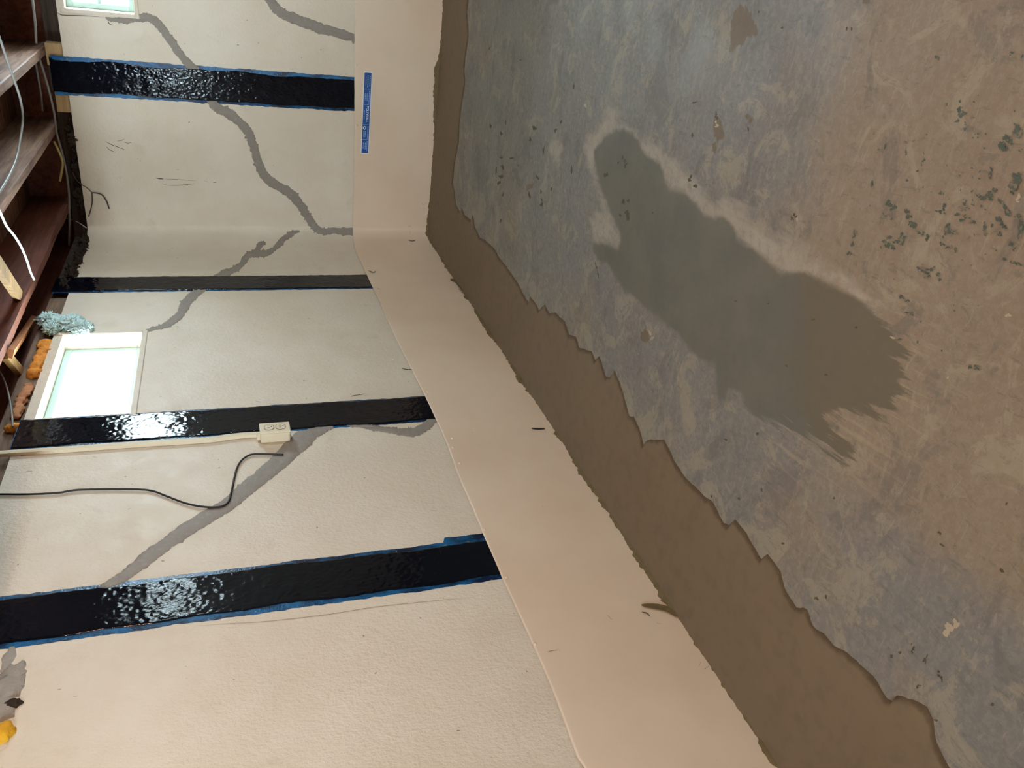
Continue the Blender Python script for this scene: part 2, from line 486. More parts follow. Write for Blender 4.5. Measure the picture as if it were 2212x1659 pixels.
ff = np.c_[b, b + ny, b + ny + 1, b + 1]
fme = bpy.data.meshes.new('floor')
fme.from_pydata(fv.tolist(), [], ff.tolist()); fme.update()
floor = bpy.data.objects.new('floor', fme); COL.objects.link(floor)
fme.materials.append(M_FLOOR); floor['kind'] = 'structure'

DAMP = [(1325,283),(1345,277),(1365,285),(1385,318),(1400,335),(1425,355),(1437,390),(1448,405),(1480,415),(1505,440),(1525,465),
        (1545,468),(1565,465),(1585,490),(1592,515),(1625,535),(1650,555),(1680,585),(1690,590),(1740,592),(1790,610),(1820,625),
        (1850,640),(1900,680),(1940,730),(1955,770),(1955,800),(1945,840),(1935,870),(1900,885),(1860,888),(1820,892),(1790,900),
        (1795,935),(1830,975),(1815,990),(1770,955),(1720,930),(1690,915),(1640,905),(1605,880),(1598,848),(1575,843),(1570,870),
        (1550,860),(1545,790),(1526,786),(1499,766),(1469,729),(1425,692),(1387,658),(1350,627),(1325,590),(1312,572),(1290,565),
        (1280,540),(1283,525),(1300,522),(1320,533),(1335,536),(1341,520),(1336,490),(1318,462),(1308,430),(1295,395),(1290,370),
        (1281,345),(1283,325),(1305,300)]
PALE1 = [(1316,225),(1345,262),(1380,292),(1430,320),(1465,345),(1490,375),(1530,420),(1545,435),(1560,420),(1590,440),(1640,480),
         (1680,510),(1750,540),(1810,580),(1860,625),(1905,680),(1890,690),(1840,640),
         (1740,595),(1680,590),(1600,540),(1520,480),(1440,410),(1390,340),(1350,285),(1310,300),(1285,330),(1275,300),(1290,275)]
PALE2 = [(1262,290),(1275,283),(1300,300),(1285,340),(1290,390),(1340,510),(1338,535),(1300,525),(1283,520),(1275,470),(1300,455),(1285,400),(1265,350)]
PALE3 = [(1187,310),(1212,296),(1217,320),(1210,345),(1205,360),(1190,345),(1185,325)]
PEEL = [[(1595,12),(1610,15),(1625,35),(1633,55),(1640,75),(1614,80),(1610,93),(1590,103),(1578,112),(1570,118),(1578,95),(1577,70),(1582,35)],
        [(1858,-6),(1880,-6),(1882,5),(1870,9),(1860,8)],
        [(1543,258),(1547,240),(1552,255),(1560,265),(1562,285),(1566,295),(1558,302),(1545,300),(1540,280)],
        [(1612,247),(1627,252),(1622,268),(1612,260)],
        [(1140,396),(1153,396),(1150,408),(1136,412)],
        [(1384,716),(1396,712),(1405,722),(1400,738),(1388,740),(1382,728)],
        [(1538,310),(1550,305),(1545,330),(1538,328)]]
w = lambda L: [onfloor(p) for p in L]
def attr(name, val):
    a = fme.attributes.new(name, 'FLOAT', 'POINT'); a.data.foreach_set('value', val.astype(np.float32))
attr('damp', sdf(FP, w(DAMP)))
attr('pale', np.minimum.reduce([sdf(FP, w(p)) for p in (PALE1, PALE2, PALE3)]))
attr('peel', np.minimum.reduce([sdf(FP, w(p)) for p in PEEL]))
worn = np.zeros(len(FP))
for (px, r, a) in [((2120, 330), 0.42, 1.0), ((1990, 520), 0.35, 0.8), ((2150, 950), 0.30, 0.9), ((1950, 700), 0.25, 0.5), ((1700, 250), 0.25, -0.2),
                   ((1250, 700), 0.16, 0.5), ((1850, 820), 0.22, 0.6), ((2140, 1150), 0.16, 0.8), ((1700, 1130), 0.14, 0.5), ((1800, 1260), 0.12, 0.5),
                   ((1960, 1480), 0.10, 0.7), ((1040, 130), 0.10, 0.5), ((1100, 480), 0.14, 0.35), ((1470, 950), 0.16, 0.35), ((2050, 80), 0.3, 0.6),
                   ((2000, 1280), 0.18, -0.4), ((2130, 1500), 0.22, -0.4)]:
    c = onfloor(px)
    worn += a * np.exp(-((FP - c) ** 2).sum(1) / (r * r))
attr('worn', worn)
brush = np.zeros(len(FP))
for (px, r) in [((1945, 860), 0.13), ((1830, 950), 0.15), ((1700, 940), 0.12), ((1960, 760), 0.10)]:
    brush = np.maximum(brush, np.exp(-((FP - onfloor(px)) ** 2).sum(1) / (r * r)))
attr('brush', brush)
attr('rim', np.exp(-np.maximum(0, np.minimum(FP[:, 0] - 0.40, -FP[:, 1] - 0.45)) / 0.12))

# mortar fill in the trench between wall and slab
EDGE = [(1013,-60),(1013,0),(1010,27),(1013,76),(1010,102),(1006,127),(1004,154),(1006,180),(1002,205),(999,223),(993,268),(992,307),(988,328),
 (982,360),(979,400),(983,416),(986,441),(994,457),(999,448),(1003,461),(1018,474),(1022,461),(1026,486),(1037,511),(1049,517),(1069,535),
 (1080,556),(1098,578),(1119,609),(1133,636),(1143,652),(1146,638),(1160,656),(1164,668),(1178,654),(1187,675),(1199,671),(1221,692),
 (1230,719),(1245,725),(1252,749),(1279,756),(1286,776),(1296,766),(1309,810),(1318,812),(1328,797),(1340,824),(1352,864),(1360,895),
 (1370,897),(1381,919),(1391,956),(1404,946),(1436,946),(1457,990),(1477,1023),(1506,1051),(1523,1068),(1543,1084),(1564,1126),(1576,1130),
 (1589,1117),(1609,1142),(1634,1183),(1646,1204),(1659,1192),(1688,1229),(1696,1266),(1721,1307),(1745,1311),(1758,1348),(1782,1365),
 (1803,1390),(1832,1406),(1852,1423),(1890,1456),(1918,1504),(1931,1509),(1941,1497),(1975,1506),(2005,1524),(2019,1548),(2025,1599),
 (2039,1626),(2056,1659),(2080,1720)]
def build_mortar():
    e = [onfloor(p) for p in EDGE]
    e = [np.array([ROOM_X, -0.42])] + [np.array([x, -0.43 - 0.03 * n3(x * 3, 1)]) for x in (4.0, 3.4, 2.8, 2.2, 1.7)] + e
    last = e[-1]
    e += [np.array([0.42 + 0.04 * n3(y * 3, 2), y]) for y in np.arange(last[1] - 0.2, ROOM_Y, -0.3)] + [np.array([0.42, ROOM_Y])]
    pts = []
    for i in range(len(e) - 1):                        # resample with a fine ragged jitter
        L = np.linalg.norm(e[i + 1] - e[i]); k = max(1, int(L / 0.012))
        for q in range(k): pts.append(e[i] + (e[i + 1] - e[i]) * q / k)
    pts.append(e[-1])
    pts = [p + 0.004 * np.array([n3(p[0] * 60, p[1] * 60, 1), n3(p[0] * 60, p[1] * 60, 5)]) for p in pts]
    # wall side partner of each edge point, advancing monotonically along the wall line
    def sof(p):
        if p[0] < 0.45 and p[1] > -0.7:
            a = math.atan2(max(-p[1], 1e-3), max(p[0], 1e-3)) / (math.pi / 2)
            lo, hi = s_back(0.45), s_left(-0.7)
            return lo + (hi - lo) * min(max((a - 0.62) / 0.2 + 0.15, 0), 1) if False else None
        return s_back(p[0]) if p[1] > -p[0] - 0.15 else s_left(p[1])
    ss = [sof(p) for p in pts]
    i = 0
    while i < len(ss):
        if ss[i] is None:
            j = i
            while j < len(ss) and ss[j] is None: j += 1
            for k in range(i, j): ss[k] = ss[i - 1] + (ss[j] - ss[i - 1]) * (k - i + 1) / (j - i + 1)
            i = j
        i += 1
    mx = ss[0]; 
    for i in range(len(ss)):
        mx = max(mx, ss[i]); ss[i] = mx
    v, f, edge_shade = [], [], []
    ts = [0, 0.04, 0.15, 0.4, 0.65, 0.80, 0.9, 0.96, 1.0]
    for p, s in zip(pts, ss):
        a = np.array(W(s, 0, 0.001))[:2]
        L = np.linalg.norm(p - a)
        for t in ts:
            q = a * (1 - t) + p * t
            d = L * (1 - t)
            h = 0.0045 + 0.010 * math.exp(-t * 14) + 0.0015 * n3(q[0] * 6, q[1] * 6, 9)
            if d < 0.02: h *= d / 0.02
            v.append((q[0], q[1], max(h, 0.0004) if t < 1 else -0.002)); edge_shade.append(d)
    n = len(ts)
    for i in range(len(pts) - 1):
        for k in range(n - 1):
            f.append((i * n + k, i * n + k + 1, (i + 1) * n + k + 1, (i + 1) * n + k))
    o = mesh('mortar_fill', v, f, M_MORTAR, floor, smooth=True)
    a = o.data.attributes.new('edge_shade', 'FLOAT', 'POINT'); a.data.foreach_set('value', np.array(edge_shade, np.float32))
    o['label'] = 'brown damp mortar strip filling the trench along the wall foot'
    return o
mortar = build_mortar()

# ceiling: boards above, joists under them
ceiling = box('ceiling', -WT, ROOM_X + WT, ROOM_Y - WT, WT, 2.225, 2.26, M_BOARD)
ceiling['kind'] = 'structure'
bd = None
y = WT - 0.01
while y - 0.14 > ROOM_Y - WT:
    if bd is None:
        bd = box('board', -WT, ROOM_X + WT, -0.137, 0, 2.200, 2.224, M_BOARD, ceiling, 0.002, 1); o = bd
    else:
        o = bd.copy(); COL.objects.link(o)
    o.location.y = y
    y -= 0.141
jx = [0.133, 0.557, 0.93] + [1.34 + 0.406 * i for i in range(8)]
def joist_mesh(x, mat, ragged):
    """timber 45 x 200 mm along y with a slightly worn lower edge"""
    v, f = [], []
    ys = np.linspace(0.14, ROOM_Y - 0.14, 90)
    for y in ys:
        a = ragged * n3(y * 7, x * 5, 1); bq = ragged * n3(y * 9, x * 5, 7)
        d = 0.016 * math.exp(-((y + 0.42) / 0.16) ** 2) if ragged > 0.003 else 0
        prof = [(0.0, 2.2), (0.0 + a * 0.4, 2.004 + a), (0.004, 2.0 + bq + d), (0.041, 2.0 + bq * 0.6 + d), (0.045 + bq * 0.4, 2.005 + a), (0.045, 2.2)]
        v += [(x + p[0], y, p[1]) for p in prof]
    for i in range(len(ys) - 1):
        for k in range(6):
            f.append((i * 6 + k, i * 6 + (k + 1) % 6, (i + 1) * 6 + (k + 1) % 6, (i + 1) * 6 + k))
    f.append(tuple(range(6))); f.append(tuple(range((len(ys) - 1) * 6, len(ys) * 6)))
    return recalc(mesh('joist', v, f, mat, ceiling))
for i, x in enumerate(jx):
    joist_mesh(x, M_JOISTD if i == 0 else M_JOIST, 0.005 if i == 0 else 0.002)
# rim boards and sill plates on top of the walls
box('rim_board', -WT + 0.02, ROOM_X + WT, 0.15, 0.19, 2.0, 2.2, M_JOISTD, ceiling)
box('rim_board', -0.13, -0.09, ROOM_Y, 0.15, 2.0, 2.2, M_JOISTD, ceiling)
box('rim_board', -WT, ROOM_X + WT, ROOM_Y - 0.19, ROOM_Y - 0.15, 2.0, 2.2, M_JOISTD, ceiling)
box('rim_board', ROOM_X + 0.09, ROOM_X + 0.13, ROOM_Y, 0.15, 2.0, 2.2, M_JOISTD, ceiling)
M_SILLD = m_wood('cavity_shade_sill_wood', rgb(48, 38, 34), rgb(82, 66, 56), 'x')  # dark wall-top cavity shade put into the sill wood colour
M_SHIM = m_wood('tan_shim_wood', rgb(150, 116, 78), rgb(188, 156, 112), 'x')
M_SILLY = m_wood('dusty_sill_wood_side', rgb(92, 68, 54), rgb(138, 112, 92), 'y')
box('sill_plate', -WT, ROOM_X, 0.075, 0.19, WTOP, 2.0, M_SILLD, wall_back, 0.004)
box('shim', 0.885, 0.99, 0.008, 0.074, WTOP + 0.002, 1.998, M_SHIM, wall_back, 0.004)
box('shim', 0.66, 0.762, 0.008, 0.074, WTOP + 0.002, 1.985, M_SHIM, wall_back, 0.004)
box('shim', 0.763, 0.884, 0.010, 0.074, WTOP + 0.002, 1.998, M_SILLD, wall_back, 0.004)
box('sill_plate', -0.19, -0.02, -3.02, -0.80, WTOP, 2.0, M_SILLY, wall_left, 0.004)
box('sill_plate', -0.19, -0.025, -0.80, 0.07, WTOP, 2.0, M_SILLD, wall_left, 0.004)
box('sill_plate', -0.19, -0.02, ROOM_Y, -3.40, WTOP, 2.0, M_SILLY, wall_left, 0.004)
box('sill_plate', -WT, ROOM_X, ROOM_Y - 0.19, ROOM_Y - 0.012, WTOP, 2.0, M_SILL, wall_front, 0.004)
box('sill_plate', ROOM_X + 0.012, ROOM_X + 0.19, ROOM_Y, 0.0, WTOP, 2.0, M_SILLY, wall_right, 0.004)
# cross bridging laths between joists
def lath(p0, p1, wdt, thk, mat):
    p0, p1 = np.array(p0), np.array(p1)
    t = (p1 - p0) / np.linalg.norm(p1 - p0)
    a = np.cross(t, [0, 1.0, 0]); a /= np.linalg.norm(a); b2 = np.cross(t, a)
    v = [p + a * sa * thk / 2 + b2 * sb * wdt / 2 for p in (p0, p1) for sa in (-1, 1) for sb in (-1, 1)]
    return recalc(mesh('bridging_lath', v, [(0, 1, 3, 2), (4, 6, 7, 5), (0, 4, 5, 1), (2, 3, 7, 6), (0, 2, 6, 4), (1, 5, 7, 3)], mat, ceiling))
lath(onplane((72, 690), 0, -0.085), onplane((22, 764), 0, 0.125), 0.035, 0.022, M_PINK)
lath(onplane((10, 765), 0, 0.125), onplane((56, 818), 0, -0.085), 0.040, 0.022, M_PALE)
lath(onplane((40, 640), 0, 0.185), onplane((-22, 545), 0, 0.55), 0.045, 0.025, M_LATHD)

# timber beam let into the left wall
beam = tag(box('beam', -0.16, ROOM_X + 0.1, -3.34, -3.115, 1.80, 1.995, M_JOISTD, None, 0.006),
           'brown timber beam end bedded in the left wall beyond the widest strap', 'beam')

# ------------------------------------------------------------------ windows
def window(n, frame_of, u0, u1, rail, sur):
    """frame_of(u, z, d) -> point, d metres behind the wall face (negative = into the room)"""
    root = empty('window_%d' % n, frame_of((u0 + u1) / 2, WZ0, 0.08)); root['kind'] = 'structure'
    bpy.context.view_layer.update()
    inv = root.matrix_world.inverted()
    def bar(name, ua, ub, za, zb, d0, d1, mat, bev=0.003):
        v = [frame_of(u, z, d) for u in (ua, ub) for z in (za, zb) for d in (d0, d1)]
        o = mesh(name, [inv @ Vector(p) for p in v], BOXF, mat, root)
        bm = bmesh.new(); bm.from_mesh(o.data)
        bmesh.ops.recalc_face_normals(bm, faces=bm.faces)
        if bev: bmesh.ops.bevel(bm, geom=bm.edges[:], offset=bev, segments=1, affect='EDGES')
        bm.to_mesh(o.data); bm.free()
        return o
    fw = 0.028
    bar('frame', u0, u1, WZ1 - fw, WZ1, 0.068, 0.115, M_FRAME)
    bar('frame', u0, u1, WZ0, WZ0 + fw, 0.068, 0.115, M_FRAME)
    bar('frame', u0, u0 + fw, WZ0 + fw, WZ1 - fw, 0.068, 0.115, M_FRAME)
    bar('frame', u1 - fw, u1, WZ0 + fw, WZ1 - fw, 0.068, 0.115, M_FRAME)
    if rail:
        bar('rail', u0 + fw, u1 - fw, rail - 0.009, rail + 0.009, 0.072, 0.108, M_FRAME, 0.002)
    bar('pane', u0 + fw, u1 - fw, WZ0 + fw, WZ1 - fw, 0.092, 0.096, M_GLASS, 0)
    if sur:
        a = sur
        bar('surround', u0 - a, u1 + a, WZ0 - a, WZ0 + 0.001, -0.006, 0.02, M_WALL)
        bar('surround', u0 - a, u0 + 0.001, WZ0, WZ1 + 0.02, -0.005, 0.02, M_WALL)
        if n != 1: bar('surround', u1 - 0.001, u1 + a, WZ0, WZ1 + 0.02, -0.005, 0.02, M_WALL)
    return root
window(1, lambda u, z, d: (-d, -u, z), -WIN1[1], -WIN1[0], None, 0.022)
window(2, lambda u, z, d: (u, d, z), WIN2[0], WIN2[1], 1.737, 0.020)
window(3, lambda u, z, d: (u, d, z), WIN3[0], WIN3[1], 1.737, 0.03)
window(4, lambda u, z, d: (u, ROOM_Y - d, z), WIN4[0], WIN4[1], 1.737, 0.03)

window(5, lambda u, z, d: (ROOM_X + d, u, z), FILL_WIN5[0], FILL_WIN5[1], None, 0.03)  # unseen window added in the right wall to balance the light

# ------------------------------------------------------------------ crack repairs on the walls
def crack(path, parent, thick=0.0020, seed=0, taper=(0.35, 0.35)):
    P = spline([(x, y, wd) for x, y, wd in path], 10)
    Q = [P[0]]
    for p in P[1:]:
        if np.linalg.norm(p[:2] - Q[-1][:2]) >= 1.6: Q.append(p)
    v, f = [], []
    fr = [-1, -0.86, -0.3, 0.3, 0.86, 1]
    for i, p in enumerate(Q):
        t = Q[min(i + 1, len(Q) - 1)][:2] - Q[max(i - 1, 0)][:2]
        t /= np.linalg.norm(t) + 1e-9
        nrm = np.array([-t[1], t[0]])
        hw = p[2] / 2
        jl = 2.6 * n3(i * 0.13, seed, 1) + 2.2 * n3(i * 0.5, seed, 2) + random.uniform(-0.9, 0.9) + (random.random() < 0.12) * random.uniform(-1.5, 4.0)
        jr = 2.6 * n3(i * 0.13, seed, 5) + 2.2 * n3(i * 0.5, seed, 6) + random.uniform(-0.9, 0.9) + (random.random() < 0.12) * random.uniform(-1.5, 4.0)
        for q in fr:
            h = hw + (jl if q < 0 else jr) * min(1, hw / 6)
            h = max(h, 0.8)
            pp = p[:2] + nrm * q * h
            s, z = hit(pp)
            o = 0.0006 if abs(q) == 1 else (thick * (0.75 + 0.5 * n3(i * 0.3, q * 3, seed)) + 0.0008)
            v.append(W(s, z, o))
    n = len(fr)
    for i in range(len(Q) - 1):
        for k in range(n - 1):
            f.append((i * n + k, i * n + k + 1, (i + 1) * n + k + 1, (i + 1) * n + k))
    o = mesh('crack_repair', v, f, M_PATCH, parent, smooth=True)
    o['label'] = 'grey mortar smeared over a wall crack'
    return o
crack([(568,-22,18),(590,10,19),(612,30,22),(645,44,22),(685,58,22),(725,70,20),(772,84,19)], wall_back, seed=1)
crack([(228,38,3),(240,42,8),(262,43,13),(285,43,14),(310,37,18),(330,42,18),(350,62,17),(370,90,17),(388,115,16),(405,136,18),(440,172,18),
       (458,222,20),(485,240,21),(512,258,20),(535,285,19),(548,315,18),(556,345,18),(570,377,20),(592,397,19),(622,414,20),(644,436,19),
       (664,466,17),(680,490,15),(697,500,15),(722,499,15),(768,501,15)], wall_back, seed=2)
crack([(314,715,3),(330,711,8),(355,704,12),(378,691,17),(394,670,20),(404,652,21),(420,636,19),(440,621,19),(480,594,17),(505,583,14),(523,570,14),
       (532,556,14),(550,548,15),(578,546,13),(598,532,12),(612,517,13),(628,507,13),(638,501,8),(648,500,3)], wall_left, seed=3)
crack([(549,548,11),(558,535,12),(566,527,11),(574,526,5)], wall_left, seed=4)
crack([(200,1290,18),(235,1265,18),(270,1243,24),(300,1220,27),(350,1182,29),(400,1147,30),(450,1115,30),(490,1092,30),(530,1058,32),(570,1025,34),
       (602,998,36),(630,970,40),(655,950,40),(682,934,24),(705,926,14),(720,922,8)], wall_left, 0.0028, seed=5)
crack([(745,917,4),(775,920,8),(805,924,11),(840,929,13),(870,934,16),(893,934,19),(913,926,20),(928,914,20),(945,900,18)], wall_left, seed=6)

# plaster collars and pale repair at the window heads, small scuffs and scratches
def marks(name, lines, mat, parent, off, label=None):
    v, f = [], []
    for pts, wd in lines:
        P = spline(pts, 4) if len(pts) > 2 else [np.array(p, float) for p in pts]
        b0 = len(v)
        for i, p in enumerate(P):
            t = P[min(i + 1, len(P) - 1)] - P[max(i - 1, 0)]; t = t / (np.linalg.norm(t) + 1e-9)
            nrm = np.array([-t[1], t[0]]); e = 1 - abs(2 * i / (len(P) - 1) - 1) ** 3 * 0.8
            for q in (-1, 1):
                s, z = hit(p + nrm * q * wd / 2 * e); v.append(W(s, z, off))
        for i in range(len(P) - 1):
            f.append((b0 + 2 * i, b0 + 2 * i + 1, b0 + 2 * i + 3, b0 + 2 * i + 2))
    o = mesh(name, v, f, mat, parent)
    o['kind'] = 'stuff'
    if label: o['label'] = label
    return o
marks('scratch_marks', [([(228,305),(240,312),(256,318),(271,324)], 1.2), ([(230,316),(236,323),(250,329)], 1.1), ([(252,305),(264,303),(268,300)], 0.9),
      ([(268,306),(275,309),(285,308)], 0.9), ([(253,310),(260,317)], 0.9), ([(336,384),(346,386),(353,386)], 2.0), ([(354,398),(359,399)], 2.6),
      ([(440,390),(449,393)], 1.6), ([(461,394),(467,394)], 5), ([(353,386),(390,388),(425,390)], 0.7), ([(360,400),(385,400),(420,397)], 1.0),
      ([(122,26),(130,31),(140,33),(180,34),(215,36)], 1.4), ([(233,44),(236,51),(243,55)], 1.6), ([(286,28),(288,33),(296,37)], 2.2)], M_SCUFF, wall_back, 0.0012)
marks('scratch_marks', [([(195,970),(201,971)], 2.6), ([(33,1021),(41,1020)], 3), ([(58,1018),(70,1018)], 3), ([(200,987),(208,988)], 2.6), ([(276,1101),(281,1099)], 2.2),
      ([(346,858),(349,858)], 2.2), ([(346,805),(350,806)], 2), ([(758,857),(765,855),(790,851)], 1.2), ([(553,868),(560,868)], 1.2),
      ([(932,1103),(944,1104)], 1.6),
      ([(125,1490),(132,1489)], 4), ([(158,1505),(166,1506)], 2), ([(400,1440),(404,1441)], 2.4), ([(400,1467),(406,1466)], 1.6), ([(402,1643),(406,1642)], 2.2),
      ([(310,720),(312,745)], 3.0), ([(306,745),(307,770),(304,800)], 3.5), ([(301,805),(296,860),(292,900)], 1.2),
      ([(1014,1112),(1020,1115)], 1.4)], M_SCUFF, wall_left, 0.0012)

marks('hairline_crack', [([(430,1352),(500,1347),(560,1344),(640,1336),(720,1326),(800,1313),(880,1304),(960,1296),(1028,1290)], 1.1)], M_HAIR, wall_left, 0.0008)

# ------------------------------------------------------------------ straps
def strap(label, s0, s1, z0, z1, seed, el, er, over=None, extra=None):
    """s0<s1 outer resin edges; el, er resin margin widths either side of the dark band"""
    zb = np.arange(z0, z1 + 0.001, 0.01)
    root = empty('wall_strap', W((s0 + s1) / 2, z0, 0.0))
    tag(root, label, 'strap', 'dark reinforcing straps glued to the walls')
    bpy.context.view_layer.update(); inv = root.matrix_world.inverted()
    def sheet(name, a_of, b_of, off, mat, cols=7, zl=None, rough=0.0):
        v, f = [], []
        zb_ = zb if zl is None else zl
        for i, z in enumerate(zb_):
            a, b = a_of(z), b_of(z)
            for k in range(cols):
                s = a + (b - a) * k / (cols - 1)
                o = 0.0004 if k in (0, cols - 1) else off + 0.0007 * n3(s * 25, z * 25, seed) + rough * (n3(s * 115, z * 70, seed + 3) + 0.5 * n3(s * 210, z * 120, seed + 9))
                v.append(inv @ Vector(W(s, z, o)))
        for i in range(len(zb_) - 1):
            for k in range(cols - 1):
                f.append((i * cols + k, i * cols + k + 1, (i + 1) * cols + k + 1, (i + 1) * cols + k))
        return mesh(name, v, f, mat, root, smooth=True)
    top = lambda z: 0.015 * max(0, (z - 1.86) / 0.1) * n3(z * 30, seed, 2)
    jag = lambda z, k: 0.005 * n3(z * 9, seed, k) + 0.004 * n3(z * 40, seed, k + 3)
    ext = lambda z: (extra[2] if extra and extra[0] < z < extra[1] else 0.0)
    o = sheet('resin_margin', lambda z: s0 + jag(z, 1) - ext(z), lambda z: s1 + jag(z, 9), 0.0026, M_RESIN, 9)
    o['label'] = 'blue epoxy margin'
    o = sheet('fibre_band', lambda z: s0 + el * (1 + 0.9 * n3(z * 5, seed, 40)) + 0.6 * jag(z, 21) + top(z), lambda z: s1 - er * (1 + 0.9 * n3(z * 5, seed, 50)) + 0.6 * jag(z, 31), 0.0052, M_BAND, 46, np.arange(z0, z1 + 0.001, 0.0042), 0.00062)
    o['label'] = 'glossy black carbon fibre band'
    return root
def sh(px): return hit(px)[0]
strap('wide black strap with blue edges on the wall above the blue sticker', s_back(0.934), s_back(0.748), 0.44, 1.985, 1, 0.017, 0.013)
strap('narrowest-looking dark strap, just beside the room corner', s_left(-0.598), s_left(-0.790), 0.44, 1.995, 2, 0.004, 0.012)
strap('glossy dark strap running between the window and the white outlet', s_left(-1.932), s_left(-2.128), 0.44, 1.93, 3, 0.009, 0.009)
strap('nearest and largest black strap with ragged blue edges', s_left(-2.842), s_left(-3.036), 0.44, 1.915, 4, 0.016, 0.016, extra=(0.44, 0.605, 0.022))

# ------------------------------------------------------------------ vinyl sheet along the wall foot
TOPPX = [(766,-40),(766,20),(765,120),(765,240),(763,400),(762,500),(765,535),(775,560),(790,592),(805,624),(818,650),(836,693),(852,728),(880,785),
         (919,861),(941,909),(967,967),(986,1023),(1020,1102),(1045,1161),(1084,1252),(1115,1320),(1139,1371),(1190,1488),(1253,1659)]
tp = sorted(hit(p) for p in TOPPX)
TS, TZ = np.array([a for a, _ in tp]), np.array([b for _, b in tp])
def sheet_top(s): return float(np.interp(s, TS, TZ)) if TS[0] < s < TS[-1] else 0.478
panel = empty('wall_sheet', W(s_left(-2.0), 0, 0))
tag(panel, 'smooth beige plastic sheet lining the foot of both walls', 'wall sheet')
bpy.context.view_layer.update(); PINV = panel.matrix_world.inverted()
def PO(s, z): return 0.0082 + 0.0016 * n3(s * 2.1, z * 3, 4) + 0.0008 * n3(s * 9, z * 5, 8)
def build_sheet():
    ss = sorted(set(list(np.arange(0.05, SACC[-1] - 0.05, 0.03)) + list(SACC[1:14])))
    fr = [None, 1.0, 0.985, 0.9, 0.75, 0.6, 0.45, 0.3, 0.15, 0.05, 0.0]
    v, f = [], []
    for s in ss:
        zt = sheet_top(s) + 0.0015 * n3(s * 14, 3)
        for q in fr:
            if q is None: v.append(PINV @ Vector(W(s, zt, PO(s, zt) - 0.0014)))
            else:
                z = zt * q
                v.append(PINV @ Vector(W(s, z, PO(s, z) if q < 1 else PO(s, z) - 0.0006)))
    n = len(fr)
    for i in range(len(ss) - 1):
        for k in range(n - 1):
            f.append((i * n + k, i * n + k + 1, (i + 1) * n + k + 1, (i + 1) * n + k))
    return mesh('sheet', v, f, M_SHEET, panel, smooth=True)
build_sheet()
# push rivets near the top edge
rv = None
for px in [(836,690),(849,780),(923,850),(976,951),(978,971),(992,1005),(1046,1148),(1093,1252),(1155,1396),(771,270),(770,140),(769,380)]:
    s, z = hit(px); s2, z2 = s, z
    v, f = [], []
    for r, h in ((0.006, 0.0), (0.0055, 0.0022), (0.0035, 0.004), (0.0, 0.0046)):
        for k in range(10):
            a = 2 * math.pi * k / 10
            v.append(PINV @ Vector(W(s + r * math.cos(a), z + r * math.sin(a), PO(s, z) - 0.0005 + h)))
    for i in range(3):
        for k in range(10): f.append((i * 10 + k, i * 10 + (k + 1) % 10, (i + 1) * 10 + (k + 1) % 10, (i + 1) * 10 + k))
    recalc(mesh('rivet', v, f, M_SHEET, panel, smooth=True))
def sheet_marks(lines, mat):
    o = marks('scuff_marks', lines, mat, None, 0.0112)
    o.parent = panel; o.matrix_parent_inverse = PINV
    return o
sheet_marks([([(868,801),(880,803),(890,803)], 1.8), ([(1147,930),(1160,931.5),(1177,931)], 3.0), ([(1018,939),(1020,939)], 2)], M_SCUFFB)
sheet_marks([([(1171,1099),(1174,1101)], 2), ([(1176,938),(1179,938)], 2.2), ([(1384,1328),(1395,1330),(1403,1337)], 2.0), ([(1417,1352),(1426,1354)], 2.0),
             ([(1508,1444),(1512,1436)], 2.5), ([(1520,1451),(1529,1445)], 3.0), ([(1182,1415),(1190,1412),(1208,1410)], 1.0), ([(1310,1335),(1320,1344)], 3.0),
             ([(880,488),(887,487)], 1.8), ([(884,500),(886,507)], 1.2), ([(882,522),(890,524),(898,522)], 1.4), ([(795,588),(806,592),(812,589)], 1.6),
             ([(815,627),(820,629)], 3), ([(911,437),(914,441)], 2.4), ([(917,436),(920,438)], 1.8), ([(924,450),(929,449)], 1.6)], M_SCUFF)
# ragged mortar smeared up the sheet's lower edge
def build_smear():
    ss = np.arange(s_back(2.2), s_left(-4.6), 0.008)
    v, f = [], []
    for s in ss:
        h = 0.012 + 0.030 * max(0, n3(s * 2.3, 7) + 0.10) + 0.022 * max(0, n3(s * 11, 9)) + 0.009 * n3(s * 55, 2)
        h = max(h, 0.004)
        v += [PINV @ Vector(W(s, 0.004, 0.016 + 0.004 * n3(s * 12, 1))), PINV @ Vector(W(s, h * 0.6, 0.0145)), PINV @ Vector(W(s, h, PO(s, h) + 0.0004))]
    for i in range(len(ss) - 1):
        for k in range(2): f.append((i * 3 + k, i * 3 + k + 1, (i + 1) * 3 + k + 1, (i + 1) * 3 + k))
    o = mesh('mortar_smear', v, f, M_SMEAR, panel, smooth=True)
    # the tongue dragged up the sheet
    lines = [([(1462,1338),(1440,1322),(1415,1316),(1384,1313)], 12), ([(1440,1310),(1425,1303)], 7), ([(1272,1040),(1255,1012),(1240,985),(1228,955)], 12),
             ([(1000,634),(985,612),(972,608)], 6), ([(1003,640),(990,628)], 5)]
    for ln in lines:
        t = marks('mortar_smear', [ln], M_SMEAR, None, 0.0118); t.parent = panel; t.matrix_parent_inverse = PINV
        del t['kind']
build_smear()

